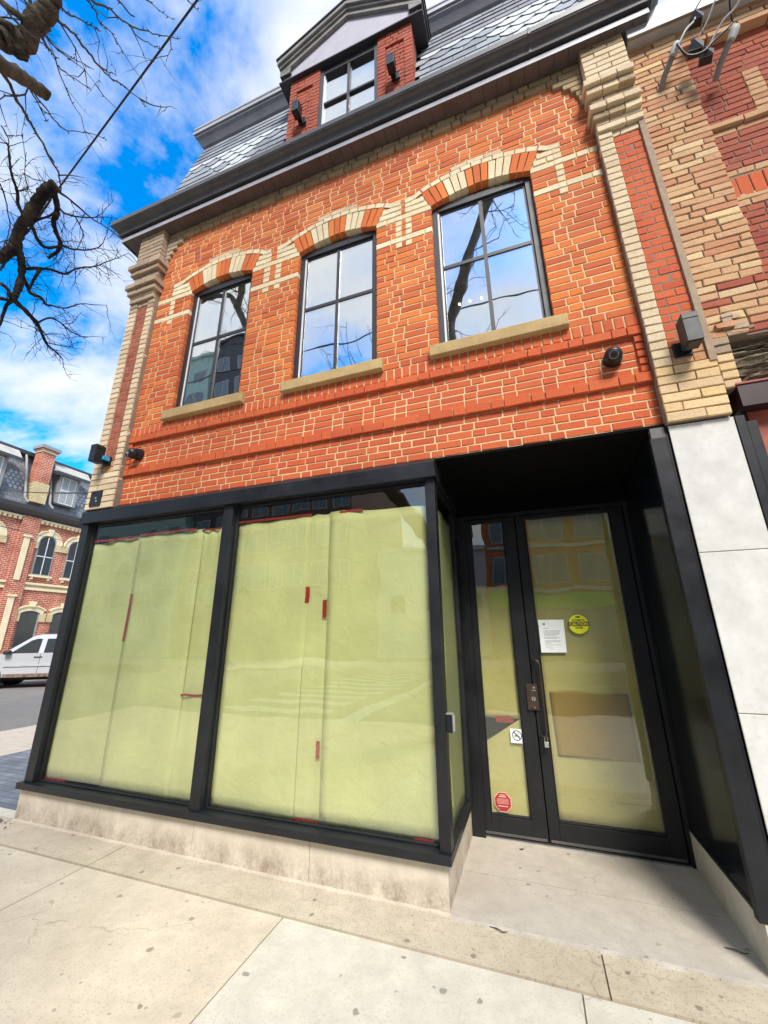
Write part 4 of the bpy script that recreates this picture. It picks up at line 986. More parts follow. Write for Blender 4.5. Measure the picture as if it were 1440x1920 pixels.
# ================================================================== TERRACE ACROSS THE SIDE STREET
T = thing('brick_building', (-22, 10, 0), 'red brick terrace with cream arched windows, chimney and slate mansard across the side street', 'building')
X0 = -22.0; w = MB(); w.box(-30, X0, -2, 26, -.2, 7.2, 'tred')
for y in (8.50, 4.0, 13.0): w.box(X0, X0+.10, y-.12, y+.62, -.1, 7.05, 'tred')
w.build('wall', T)
for y in (8.62, 4.12, 13.1):
    for z0, z1 in ((4.05, 6.05), (1.0, 3.3)):
        w = MB(); w.box(X0+.10, X0+.15, y, y+.22, z0, z1, 'tcream'); w.box(X0+.10, X0+.19, y-.05, y+.27, z1, z1+.09, 'tcream'); w.build('pilaster_strip', T)
w = MB()
for a, b in ((-2, 8.38), (9.14, 26)):
    w.box(X0, X0+.06, a, b, 3.66, 3.76, 'tcream'); w.box(X0, X0+.09, a, b, 3.90, 4.0, 'tcream'); w.box(X0, X0+.03, a, b, 3.76, 3.90, 'tcream_b')
    w.box(X0, X0+.08, a, b, 6.93, 7.01, 'tcream')
    y = a
    while y < b-.1: w.box(X0, X0+.14, y, y+.11, 6.80, 6.93, 'tcream_b'); y += .2
w.build('string_course', T)
def arch_poly(yc, hw, z0, zs, r, n=14): return [(yc-hw, z0), (yc+hw, z0)]+[(yc+r*math.cos(math.pi*k/n), zs+r*math.sin(math.pi*k/n)) for k in range(n+1)]
def ring_on(mb, yc, zs, ri, ro, x0, x1, mat, a0=0, a1=math.pi, n=16):
    for k in range(n):
        t0 = a0+(a1-a0)*k/n; t1 = a0+(a1-a0)*(k+1)/n-.004
        mb.prism([(yc+ri*math.cos(t0), zs+ri*math.sin(t0)), (yc+ro*math.cos(t0), zs+ro*math.sin(t0)), (yc+ro*math.cos(t1), zs+ro*math.sin(t1)), (yc+ri*math.cos(t1), zs+ri*math.sin(t1))], x0, x1, mat, axis='x')
for yc in (4.6, 5.95, 7.32, 9.68, 11.05, 12.4):
    zs = 5.93; hw = .34
    m_ = MB(); m_.prism(arch_poly(yc, hw+.05, 4.36, zs, hw+.05), X0-.02, X0+.03, 'tgrey', axis='x'); m_.box(X0+.03, X0+.05, yc-.015, yc+.015, 4.4, zs+hw, 'twhite'); m_.box(X0+.03, X0+.052, yc-hw, yc+hw, 5.25, 5.29, 'twhite')
    win = m_.build('window', T)
    p = MB(); p.prism(arch_poly(yc, hw, 4.42, zs, hw-.01), X0+.031, X0+.036, 'tglass', axis='x'); p.build('pane', win)
    s = MB(); ring_on(s, yc, zs, hw+.05, hw+.27, X0, X0+.06, 'tcream'); ring_on(s, yc, zs, hw+.25, hw+.30, X0, X0+.09, 'tcream')
    for q in (-1, 1): s.box(X0, X0+.058, min(yc+q*(hw+.05), yc+q*.68), max(yc+q*(hw+.05), yc+q*.68), 5.62, zs, 'tcream_b')
    s.prism([(yc-.07, zs+hw+.03), (yc+.07, zs+hw+.03), (yc+.11, zs+hw+.36), (yc-.11, zs+hw+.36)], X0, X0+.13, 'tcream', axis='x'); s.build('surround', win)
    s = MB(); s.box(X0, X0+.14, yc-.48, yc+.48, 4.27, 4.36, 'tcream')
    for q in (-.36, .36): s.box(X0, X0+.11, yc+q-.05, yc+q+.05, 4.15, 4.27, 'tcream')
    s.build('sill', win)
for yc in (4.6, 5.95, 7.32, 9.68, 11.05, 12.4):
    hw = .40; m_ = MB()
    m_.prism([(yc-hw, .9), (yc+hw, .9), (yc+hw, 2.60), (yc+hw*.5, 2.69), (yc, 2.72), (yc-hw*.5, 2.69), (yc-hw, 2.60)], X0-.02, X0+.02, 'tmetal', axis='x'); m_.box(X0+.02, X0+.04, yc+hw-.07, yc+hw, .9, 2.6, 'tgrey'); win = m_.build('window', T)
    p = MB(); p.box(X0+.021, X0+.026, yc-hw+.05, yc+hw-.08, .95, 2.58, 'tglass'); p.build('pane', win)
    s = MB(); zc, r = 1.95, .88
    ring_on(s, yc, 1.92, .80, 1.02, X0, X0+.06, 'tcream', math.pi*.5-.62, math.pi*.5+.62, 10)
    ring_on(s, yc, 1.92, 1.0, 1.06, X0, X0+.10, 'tcream', math.pi*.5-.62, math.pi*.5+.62, 10)
    for q in (-1, 1): s.box(X0, X0+.058, min(yc+q*hw, yc+q*.70), max(yc+q*hw, yc+q*.70), 2.24, 2.62, 'tcream_b')
    s.prism([(yc-.08, 2.90), (yc+.08, 2.90), (yc+.13, 3.14), (yc-.13, 3.14)], X0, X0+.13, 'tcream', axis='x'); s.build('surround', win)
# mansard, gutters, dormers
w = MB(); w.prism([(X0-.05, 7.45), (X0-.95, 10.25), (-30, 10.25), (-30, 7.45)], -2, 26, 'tslate', axis='y'); roof = w.build('mansard_roof', T)
def mx(z): return X0-.05-.9*(z-7.45)/2.8
for yc, n_ in ((7.95, 4), (9.28, 3), (10.85, 4), (5.4, 4), (12.2, 4)):
    w = MB()
    for i in range(-n_, n_+1):
        for k in range(-3, 4):
            if abs(i)*.6+abs(k) > n_*.75+.5 or (i+k) % 2: continue
            y = yc+i*.10; z = 8.75+k*.19; x = mx(z)+.012
            w.faces([(mx(z-.12)+.012, y, z-.12), (x, y+.092, z), (mx(z+.12)+.012, y, z+.12), (x, y-.092, z)], [(0, 1, 2, 3)], 'slate_l')
    w.build('pale_slates', roof)
w = MB(); w.prism([(X0+.0, 7.05), (X0+.30, 7.30), (X0+.34, 7.50), (X0-.2, 7.52), (X0-.2, 7.05)], -2, 26, 'tmetal', axis='y'); w.prism([(X0-.98, 10.16), (X0-.62, 10.20), (X0-.60, 10.38), (X0-1.4, 10.45)], -2, 26, 'tmetal', axis='y'); w.build('gutter', roof)
for yc in (6.75, 10.0, 13.2):
    m_ = MB(); m_.box(X0-.9, X0+.0, yc-.50, yc+.50, 8.0, 9.55, 'tgrey'); m_.box(X0, X0+.05, yc-.56, yc+.56, 7.95, 8.03, 'tmetal'); 
    m_.box(X0, X0+.03, yc-.5, yc-.36, 8.03, 9.5, 'tgrey'); m_.box(X0, X0+.03, yc+.36, yc+.5, 8.03, 9.5, 'tgrey'); dd = m_.build('dormer', T)
    p = MB(); p.box(X0+.0, X0+.012, yc-.36, yc+.36, 8.05, 9.45, 'twhite'); p.box(X0+.012, X0+.016, yc-.30, yc-.03, 8.12, 8.72, 'tgrey'); p.build('sash', dd)
    p = MB()
    for a, b in ((yc-.31, yc-.02), (yc+.02, yc+.31)):
        for c_, d_ in ((8.11, 8.72), (8.80, 9.40)): p.box(X0+.013, X0+.02, a, b, c_, d_, 'interior_pale')
    p.build('pane', dd)
    p = MB(); p.prism([(X0-.10, 10.05), (X0+.30, 9.60), (X0+.30, 9.54), (X0-.6, 9.9)], yc-.86, yc+.86, 'ogrey', axis='y'); p.prism([(X0+.29, 9.61), (X0+.33, 9.59), (X0+.33, 9.48), (X0+.29, 9.48)], yc-.88, yc+.88, 'tmetal', axis='y'); p.build('awning', dd)
ch = MB(); ch.box(X0-.45, X0+.14, 8.44, 9.02, 8.7, 10.35, 'tred'); ch.box(X0-.45, X0+.17, 8.40, 9.06, 7.75, 8.75, 'tcream_b'); ch.box(X0-.48, X0+.18, 8.40, 9.06, 10.35, 10.44, 'tcream'); ch.box(X0-.5, X0+.21, 8.36, 9.10, 10.44, 10.52, 'tred'); ch.box(X0-.54, X0+.26, 8.31, 9.15, 10.52, 10.68, 'tgrey'); ch.build('chimney', T)
for y in (8.18, 9.26):
    d = MB(); d.tube([(X0-.62, y, 10.15), (X0-.50, y, 9.9), (X0+.08, y, 8.2), (X0+.16, y, 7.85), (X0+.28, y+.12, 7.62)], .055, 'tgrey', 8); d.build('downpipe', T, smooth=True)

# ================================================================== PARKED CAR
ang = math.atan2(-.6, -.8)
V = thing('parked_suv', (-16.84, 7.77, -.13), 'silver four-wheel-drive estate car parked in front of the brick terrace', 'car', rz=ang)
def hull(name, prof, y0, y1, mat, parent, top=None, bevel=.03):
    mb = MB(); n = len(prof)
    for s in (y0, y1):
        for x, z in prof:
            k = 0 if top is None else max(0, (z-top[0])/(top[1]-top[0]))*top[2]
            mb.v.append((x, s*(1-k), z))
    mb.f = [tuple(range(n)), tuple(range(2*n-1, n-1, -1))]+[(i, (i+1) % n, (i+1) % n+n, i+n) for i in range(n)]; mb.m = [mb.mi(mat)]*len(mb.f)
    return mb.build(name, parent, local=True, bevel=bevel)
body = hull('body', [(2.12, .45), (2.2, .62), (2.16, .92), (1.95, 1.02), (1.02, 1.10), (-2.1, 1.12), (-2.2, .95), (-2.2, .45), (-1.78, .40), (-1.70, .62), (-1.52, .76), (-1.22, .76), (-1.04, .62), (-.96, .40), (.92, .40), (1.0, .62), (1.18, .76), (1.48, .76), (1.66, .62), (1.74, .40)], -.90, .90, 'silver', V)
hull('cabin', [(1.05, 1.09), (.32, 1.66), (.1, 1.72), (-1.9, 1.74), (-2.1, 1.66), (-2.16, 1.1)], -.87, .87, 'silver', V, (1.1, 1.74, .16), .04)
def pane(pts, s):
    mb = MB(); q = []
    for x, z in pts: yy_ = .87*(1-max(0, (z-1.1)/.64)*.16)+.008; q.append((x, s*yy_, z))
    mb.faces(q, [tuple(range(len(q)))], 'cardark'); o = mb.build('side_window', V, local=True); o.modifiers.new('s', 'SOLIDIFY').thickness = .01
for s in (1, -1):
    pane([(.86, 1.13), (.36, 1.55), (.2, 1.61), (.06, 1.61), (.06, 1.13)], s); pane([(-.10, 1.13), (-.10, 1.61), (-.92, 1.61), (-.98, 1.13)], s); pane([(-1.12, 1.13), (-1.10, 1.60), (-1.8, 1.58), (-1.95, 1.13)], s)
    for xx in (.02, -1.02):
        mb = MB(); mb.box(xx-.12, xx+.12, s*.905-.012, s*.905+.012, .985, 1.02, 'carblack'); mb.build('door_handle', V, local=True)
    for xa, xb in ((.98, -.04), (-.05, -1.04)):
        mb = MB(); mb.box(xb+.0, xb+.012, s*.899-.004, s*.899+.004, .46, 1.12, 'carblack'); mb.build('door_seam', V, local=True)
    mb = MB(); mb.box(-1.0, .95, s*.90-.02, s*.90+.025, .70, .76, 'cargrey'); mb.box(-1.0, .95, s*.90-.02, s*.90+.012, .685, .70, 'carblack'); mb.build('side_moulding', V, local=True)
    mb = MB(); mb.box(-.95, .92, s*.86-.05, s*.86+.05, .36, .47, 'sill_rust'); mb.build('rusty_sill', V, local=True)
    mb = MB(); mb.box(.80, .98, s*.99-.09, s*.99+.09, 1.10, 1.24, 'carblack'); mb.build('wing_mirror', V, local=True, bevel=.03)
    mb = MB(); mb.tube([(.2, s*.66, 1.73), (.05, s*.66, 1.775), (-1.7, s*.66, 1.79), (-1.85, s*.66, 1.75)], .018, 'carblack', 8); mb.build('roof_rail', V, local=True)
    mb = MB(); mb.box(2.13, 2.19, s*.66-.16, s*.66+.16, .72, .88, 'white'); mb.build('headlight', V, local=True)
    mb = MB(); mb.box(-2.215, -2.18, s*.76-.09, s*.76+.09, .75, 1.05, 'tape'); mb.build('taillight', V, local=True)
    for xw in (1.33, -1.37):
        mb = MB()
        mb.disc((xw, .36), .36, s*.66, s*.90, 'rubber', 28); wh = mb.build('wheel', V, local=True, bevel=.03)
        mb = MB(); mb.disc((xw, .36), .21, s*.895, s*.912, 'steel', 20); mb.build('rim', wh, local=True)
mb = MB(); q = [(1.02, 1.13), (.36, 1.63)]
mb.faces([(1.03, -.78, 1.14), (1.03, .78, 1.14), (.37, .72, 1.64), (.37, -.72, 1.64)], [(0, 1, 2, 3)], 'cardark'); o = mb.build('windscreen', V, local=True); o.modifiers.new('s', 'SOLIDIFY').thickness = .02
mb = MB(); mb.box(2.10, 2.26, -.86, .86, .42, .62, 'cargrey'); mb.build('bumper', V, local=True, bevel=.04)
mb = MB(); mb.box(-1.9, 1.9, -.7, .7, .25, .46, 'rubber'); mb.build('underbody', V, local=True)

# ================================================================== TREES
TREE_A=[
 ([(-2.51,-2.24,4.79),(-2.49,-2.22,4.83),(-2.47,-2.18,4.88),(-2.4,-2.18,4.96),(-2.34,-2.18,5.04),(-2.3,-2.18,5.09),(-2.26,-2.21,5.15)],0.06,0.048),
 ([(-2.38,-2.21,4.93),(-2.46,-2.25,5.0),(-2.53,-2.28,5.07),(-2.6,-2.32,5.14)],0.02,0.012),
 ([(-2.43,-2.24,4.85),(-2.48,-2.27,4.87),(-2.53,-2.3,4.89)],0.02,0.016),
 ([(-2.39,-2.2,4.97),(-2.37,-2.22,5.03),(-2.37,-2.25,5.09)],0.0128,0.0096),
 ([(-2.45,-2.19,4.83),(-2.47,-2.17,4.81),(-2.48,-2.16,4.8)],0.048,0.04),
 ([(-2.33,-2.19,5.11),(-2.36,-2.15,5.16),(-2.39,-2.09,5.21),(-2.4,-2.03,5.27),(-2.42,-1.95,5.31),(-2.45,-1.88,5.36),(-2.47,-1.8,5.4),(-2.49,-1.72,5.46),(-2.48,-1.65,5.52),(-2.49,-1.58,5.57),(-2.49,-1.5,5.62),(-2.52,-1.45,5.67)],0.0104,0.0024),
 ([(-2.3,-2.18,5.13),(-2.32,-2.16,5.19),(-2.33,-2.1,5.25),(-2.33,-2.04,5.32),(-2.33,-1.99,5.38),(-2.34,-1.95,5.45),(-2.36,-1.91,5.51)],0.0064,0.0024),
 ([(-2.21,-2.1,5.36),(-2.26,-2.06,5.43),(-2.3,-1.99,5.5),(-2.36,-1.93,5.57),(-2.38,-1.85,5.65),(-2.44,-1.78,5.72)],0.0072,0.0024),
 ([(-2.21,-2.1,5.36),(-2.23,-2.03,5.44),(-2.23,-1.97,5.53),(-2.25,-1.91,5.61),(-2.26,-1.84,5.69),(-2.26,-1.78,5.77),(-2.24,-1.71,5.87),(-2.22,-1.64,5.97),(-2.2,-1.58,6.06),(-2.18,-1.52,6.16)],0.008,0.0024),
 ([(-2.31,-1.8,5.8),(-2.32,-1.72,5.84),(-2.31,-1.66,5.9),(-2.3,-1.6,5.96),(-2.29,-1.55,6.02)],0.0048,0.0016),
 ([(-2.22,-1.98,5.7),(-2.24,-1.93,5.74),(-2.25,-1.87,5.78),(-2.25,-1.81,5.83)],0.0064,0.0048),
 ([(-2.39,-2.16,4.97),(-2.43,-2.13,5.01),(-2.47,-2.06,5.05),(-2.51,-2.01,5.09),(-2.58,-1.95,5.12),(-2.63,-1.89,5.15),(-2.69,-1.82,5.17)],0.0072,0.0016),
 ([(-2.5,-2.0,5.05),(-2.53,-1.93,5.12),(-2.55,-1.86,5.19),(-2.56,-1.8,5.26)],0.0048,0.0016),
 ([(-2.38,-2.16,4.97),(-2.43,-2.12,5.05),(-2.47,-2.04,5.12),(-2.49,-1.96,5.21),(-2.51,-1.9,5.3),(-2.52,-1.82,5.39)],0.0064,0.0016),
 ([(-2.45,-2.28,4.53),(-2.45,-2.22,4.57),(-2.45,-2.16,4.61),(-2.45,-2.09,4.65),(-2.45,-2.01,4.69)],0.04,0.0336),
 ([(-2.5,-2.2,4.59),(-2.54,-2.15,4.63),(-2.6,-2.09,4.65),(-2.65,-2.03,4.68),(-2.7,-1.97,4.7),(-2.75,-1.91,4.73),(-2.8,-1.84,4.75),(-2.86,-1.75,4.76),(-2.91,-1.68,4.78),(-2.97,-1.63,4.8),(-3.05,-1.57,4.79)],0.0112,0.0048),
 ([(-2.49,-2.07,4.66),(-2.56,-1.99,4.7),(-2.62,-1.93,4.74),(-2.67,-1.89,4.79)],0.0048,0.0016),
 ([(-2.49,-2.05,4.66),(-2.55,-1.97,4.72),(-2.6,-1.88,4.77),(-2.64,-1.8,4.85),(-2.63,-1.73,4.95),(-2.63,-1.65,5.05),(-2.65,-1.58,5.13)],0.0048,0.0016),
 ([(-2.07,-1.9,5.75),(-2.09,-1.84,5.82),(-2.09,-1.76,5.9),(-2.07,-1.67,5.98)],0.0048,0.0016),
 ([(-1.84,-1.78,5.83),(-1.86,-1.73,5.9),(-1.87,-1.67,5.97),(-1.88,-1.61,6.04)],0.0048,0.0016),
 ([(-2.92,-2.0,4.72),(-2.95,-1.95,4.71),(-3.0,-1.91,4.69),(-3.05,-1.87,4.67)],0.004,0.0024),
 ([(-2.93,-1.97,4.69),(-2.91,-1.93,4.74),(-2.91,-1.9,4.77),(-2.99,-1.82,4.71)],0.0032,0.0016),
 ([(-2.31,-2.33,4.75),(-2.33,-2.29,4.77),(-2.34,-2.25,4.79),(-2.35,-2.2,4.82),(-2.35,-2.15,4.85),(-2.35,-2.11,4.88)],0.0056,0.0032),
]
TREE_B=[
 ([(-6.94,-0.54,6.78),(-6.83,-0.46,6.89),(-6.76,-0.43,6.97),(-6.66,-0.42,7.09),(-6.56,-0.46,7.22),(-6.45,-0.49,7.36),(-6.32,-0.5,7.5),(-6.18,-0.52,7.66),(-6.04,-0.52,7.79),(-5.91,-0.49,7.9)],0.075,0.078),
 ([(-6.63,-0.39,7.11),(-6.66,-0.3,6.95),(-6.69,-0.24,6.81),(-6.75,-0.19,6.61),(-6.84,-0.17,6.39)],0.05,0.0455),
 ([(-6.84,-0.17,6.39),(-6.87,0.02,6.36),(-6.92,0.22,6.3),(-6.99,0.35,6.23),(-7.06,0.48,6.16),(-7.09,0.64,6.14),(-7.13,0.78,6.11)],0.0364,0.0078),
 ([(-6.84,-0.17,6.39),(-6.92,-0.19,6.29),(-7.06,-0.14,6.05),(-7.13,-0.13,5.93)],0.0286,0.0156),
 ([(-5.98,-0.45,7.83),(-6.1,-0.31,7.69),(-6.23,-0.26,7.6),(-6.31,-0.14,7.51),(-6.36,-0.04,7.46),(-6.47,-0.01,7.38),(-6.62,-0.03,7.28)],0.039,0.0208),
 ([(-6.34,-0.05,7.43),(-6.39,0.1,7.54),(-6.39,0.25,7.68),(-6.36,0.39,7.85),(-6.34,0.48,8.03),(-6.3,0.49,8.27)],0.0182,0.0052),
 ([(-6.38,-0.43,7.4),(-6.46,-0.26,7.3),(-6.46,-0.15,7.3),(-6.38,-0.05,7.4)],0.026,0.0182),
 ([(-6.67,-0.26,6.83),(-6.63,-0.09,7.01),(-6.62,0.06,7.14),(-6.62,0.24,7.24),(-6.59,0.33,7.43),(-6.57,0.44,7.58),(-6.54,0.58,7.74),(-6.49,0.68,7.92),(-6.41,0.8,8.12),(-6.31,0.91,8.33)],0.0234,0.0039),
 ([(-6.5,0.59,7.72),(-6.53,0.74,7.76),(-6.52,0.88,7.84)],0.0078,0.0026),
 ([(-6.71,-0.22,6.77),(-6.82,-0.06,6.72),(-6.91,0.02,6.73),(-6.93,0.17,6.79),(-7.01,0.29,6.79),(-7.04,0.39,6.87),(-7.02,0.56,6.97),(-6.92,0.71,7.17),(-6.87,0.88,7.29),(-6.81,1.05,7.42)],0.0286,0.0039),
 ([(-6.88,0.2,6.3),(-6.84,0.32,6.49),(-6.88,0.49,6.55),(-6.94,0.66,6.56),(-6.96,0.86,6.61),(-6.93,1.04,6.74),(-6.88,1.23,6.87)],0.0156,0.0026),
 ([(-6.84,0.32,6.47),(-6.79,0.39,6.58),(-6.76,0.44,6.68)],0.0065,0.0026),
 ([(-6.92,0.54,6.58),(-6.9,0.66,6.7),(-6.9,0.7,6.86),(-6.88,0.75,7.03)],0.0078,0.0026),
 ([(-5.95,-0.44,7.85),(-6.02,-0.24,7.99),(-6.11,-0.02,8.1),(-6.19,0.2,8.21),(-6.25,0.41,8.35),(-6.31,0.67,8.46)],0.0182,0.0052),
 ([(-6.04,-0.37,7.73),(-6.13,-0.22,7.79),(-6.13,-0.05,7.92),(-6.09,0.11,8.09),(-6.04,0.25,8.27),(-6.0,0.42,8.43)],0.0182,0.0039),
 ([(-6.16,-0.05,7.92),(-6.19,0.06,7.88),(-6.24,0.14,7.83),(-6.34,0.19,7.75),(-6.43,0.21,7.68)],0.0104,0.0052),
 ([(-6.39,-0.51,7.43),(-6.33,-0.64,7.49),(-6.23,-0.73,7.58),(-6.15,-0.84,7.64),(-6.07,-0.93,7.7),(-5.95,-1.04,7.81),(-5.9,-1.09,7.82)],0.0234,0.0091),
 ([(-6.2,-0.74,7.57),(-6.11,-0.69,7.64),(-6.04,-0.78,7.74),(-5.88,-0.9,7.93)],0.0091,0.0039),
 ([(-6.14,-0.94,7.4),(-6.2,-0.84,7.33),(-6.29,-0.74,7.24),(-6.39,-0.63,7.13),(-6.51,-0.57,7.0)],0.0104,0.0052),
 ([(-6.57,-0.47,7.21),(-6.62,-0.5,7.11),(-6.64,-0.54,7.05),(-6.67,-0.49,6.95)],0.0091,0.0039),
 ([(-6.52,-0.11,6.95),(-6.63,-0.1,6.81),(-6.73,-0.08,6.67)],0.0234,0.0182),
 ([(-6.75,-0.39,6.45),(-6.78,-0.3,6.46),(-6.84,-0.2,6.41)],0.0234,0.026),
 ([(-6.87,-0.35,6.27),(-6.88,-0.3,6.31),(-6.85,-0.17,6.38)],0.026,0.026),
 ([(-7.01,0.43,6.15),(-7.01,0.64,6.25),(-7.03,0.82,6.35),(-7.04,1.0,6.46)],0.0104,0.0026),
 ([(-7.0,0.36,6.21),(-6.96,0.44,6.32),(-6.92,0.55,6.39)],0.0078,0.0026),
 ([(-6.43,-0.49,7.54),(-6.3,-0.47,7.65),(-6.11,-0.41,7.82)],0.013,0.0078),
 ([(-6.38,-0.43,7.4),(-6.3,-0.38,7.53),(-6.2,-0.32,7.65),(-6.16,-0.3,7.73)],0.0182,0.0156),
 ([(-7.14,-0.3,6.93),(-6.96,-0.32,7.12),(-6.72,-0.34,7.38),(-6.44,-0.35,7.65),(-6.19,-0.38,7.88)],0.0091,0.0091),
 ([(-6.11,-0.79,7.81),(-6.07,-0.69,7.82),(-5.99,-0.59,7.86),(-5.95,-0.53,7.88)],0.0065,0.0052),
 ([(-6.0,-0.59,7.86),(-5.98,-0.67,7.9),(-5.96,-0.76,7.94)],0.0052,0.0026),
 ([(-5.92,-0.45,7.88),(-5.87,-0.42,8.05),(-5.82,-0.28,8.19)],0.0052,0.0026),
 ([(-5.85,-0.37,8.2),(-5.86,-0.26,8.28),(-5.86,-0.1,8.36)],0.0052,0.0026),
]

def smooth_pts(pts, k=3, jit=0.0, rr=None):
    P = [Vector(p) for p in pts]
    if len(P) < 3: return P
    P = [P[0]*2-P[1]]+P+[P[-1]*2-P[-2]]; out = []
    for i in range(1, len(P)-2):
        a, b, c, d = P[i-1:i+3]
        for q in range(k):
            t = q/k; v = .5*((2*b)+(c-a)*t+(2*a-5*b+4*c-d)*t*t+(3*b-a-3*c+d)*t**3)
            if rr and jit: v = v+Vector((rr.uniform(-jit, jit), rr.uniform(-jit, jit), rr.uniform(-jit, jit)))
            out.append(v)
    out.append(P[-2]); return out
def twig(mb, rr, p, d, L, r, lvl, mat, droop=-.15):
    n = max(3, int(L/.07)) if L < .8 else max(5, int(L/.14)); n = min(n, 14); pts = [p.copy()]; dd = d.normalized(); st = L/n
    for i in range(n):
        j = Vector((rr.gauss(0, .22), rr.gauss(0, .22), rr.gauss(0, .22)+droop*.3)); dd = (dd+j).normalized(); pts.append(pts[-1]+dd*st)
    mb.tube(pts, [r*(1-.75*i/n) for i in range(n+1)], mat, 4 if r < .01 else 6, cap=False)
    for i in range(1, n):     # little spur buds
        if r < .012 and rr.random() < .45:
            b = Vector((rr.gauss(0, 1), rr.gauss(0, 1), rr.gauss(0, 1))).normalized()*.018; mb.tube([pts[i], pts[i]+b], [r*.9, r*.5], mat, 4, cap=False)
    if lvl > 0:
        for i in range(1, n+1):
            if rr.random() < .5:
                ax = Vector((rr.gauss(0, 1), rr.gauss(0, 1), rr.gauss(0, 1))); q = (dd*.7+ax.normalized()*.8).normalized()
                twig(mb, rr, pts[i], q, L*rr.uniform(.3, .6), r*.55, lvl-1, mat, droop)
def tree(name, loc, label, trunk, traced, extra, mat, seed, limb_r=.02, twigs=1.0, up=.1):
    rr = random.Random(seed); o = thing(name, loc, label, 'tree', 'bare street trees')
    tk = MB(); cr = MB()
    for pts, r0, r1 in trunk:
        P = smooth_pts(pts, 4, .012, rr); n = len(P)-1; tk.tube(P, [(r0+(r1-r0)*i/n)*(1+rr.uniform(-.06, .06)) for i in range(n+1)], mat, 14, True, .06)
    for pts, r0, r1 in traced:
        big = r0 >= limb_r; P = smooth_pts(pts, 5 if big else 3, (r0*.10 if big else r0*.12+.004), rr); n = len(P)-1
        (tk if big else cr).tube(P, [(r0+(r1-r0)*i/n)*(1+rr.uniform(-.12, .12)) for i in range(n+1)], mat, 12 if big else 5, True, .10 if big else 0)
        for i in range(1, n+1):
            if rr.random() < (.42 if big else .34)*twigs:
                d = (P[min(i+1, n)]-P[i-1]).normalized(); ax = Vector((rr.gauss(0, 1), rr.gauss(0, 1), rr.gauss(0, 1)-.2)).normalized()
                q = (d*.5+ax).normalized(); Lq = rr.uniform(.12, .5)*(1 if r0 > .006 else .5); twig(cr, rr, P[i], q, Lq, min(.006, r0*.5), 1 if Lq > .25 else 0, mat)
            if r0 < .015 and rr.random() < .6:
                b = Vector((rr.gauss(0, 1), rr.gauss(0, 1), rr.gauss(0, 1))).normalized()*.02; cr.tube([P[i], P[i]+b], [.004, .002], mat, 4, cap=False)
    for pts, r0, r1, k, Lt in extra:      # limbs out of the frame (seen in the windows)
        P = smooth_pts(pts, 5, .03, rr); n = len(P)-1; tk.tube(P, [(r0+(r1-r0)*i/n)*(1+rr.uniform(-.08, .08)) for i in range(n+1)], mat, 10, True, .06)
        for _ in range(k):
            i = rr.randint(max(1, n//3), n); ax = Vector((rr.gauss(0, 1), rr.gauss(0, 1), rr.gauss(0, .8)+up)).normalized(); twig(cr, rr, P[i], ax, rr.uniform(.6, 1.5)*Lt, .014, 2, mat, -.1)
    tk.build('trunk', o, smooth=True); cr.build('crown', o)
    return o
tree('street_tree', (-1.25, -4.25, 0), 'bare tree with a knobbly grey limb and sawn stub at the top left corner', [
    ([(-1.25, -4.25, -.1), (-1.22, -4.25, .8), (-1.28, -4.2, 2.0), (-1.42, -4.15, 3.1)], .23, .17)], TREE_A, [
    ([(-1.38, -4.15, 2.7), (-1.70, -4.05, 3.4), (-2.15, -3.75, 4.0), (-2.42, -3.2, 4.4), (-2.52, -2.6, 4.65), (-2.54, -2.24, 4.79)], .14, .066, 3, .6),
    ([(-2.45, -3.0, 4.4), (-2.55, -2.6, 4.4), (-2.62, -2.3, 4.45), (-2.66, -2.15, 4.52)], .045, .036, 0, .5),
    ([(-1.40, -4.2, 2.9), (-1.30, -4.3, 4.2), (-1.25, -4.3, 6.0), (-1.05, -4.2, 7.4), (-.72, -4.1, 8.6), (-.2, -4.1, 10.2), (.25, -4.0, 11.4), (.5, -3.9, 12.6)], .17, .085, 14, 1),
    ([(-.95, -4.15, 7.7), (-1.3, -4.1, 9.0), (-1.7, -4.2, 10.0), (-2.0, -4.0, 11.5)], .075, .03, 9, 1),
    ([(-2.42, -3.3, 4.4), (-4.0, -3.6, 6.4), (-5.3, -3.8, 8.0), (-6.2, -3.9, 9.3), (-6.7, -3.9, 10.2), (-7.1, -3.9, 10.65), (-8.2, -3.9, 10.75)], .12, .07, 6, .9),
    ([(-6.65, -3.9, 10.1), (-6.5, -3.9, 11.0), (-6.55, -4.0, 12.4)], .09, .05, 5, .9)], 'bark', 11, twigs=.28)
tree('street_tree', (-10.2, -.6, 0), 'dark bare tree further back with broken limb end and masses of fine twigs', [
    ([(-10.2, -.6, -.1), (-10.25, -.6, 1.5), (-10.2, -.5, 3.2), (-9.7, -.3, 4.9), (-8.9, -.25, 5.85)], .20, .085)], TREE_B, [
    ([(-10.2, -.55, 3.2), (-10.6, -.6, 5.0), (-10.7, -.5, 7.2), (-10.4, -.4, 9.0)], .12, .04, 8, .8)], 'barkdark', 5, limb_r=.02, twigs=1.4)

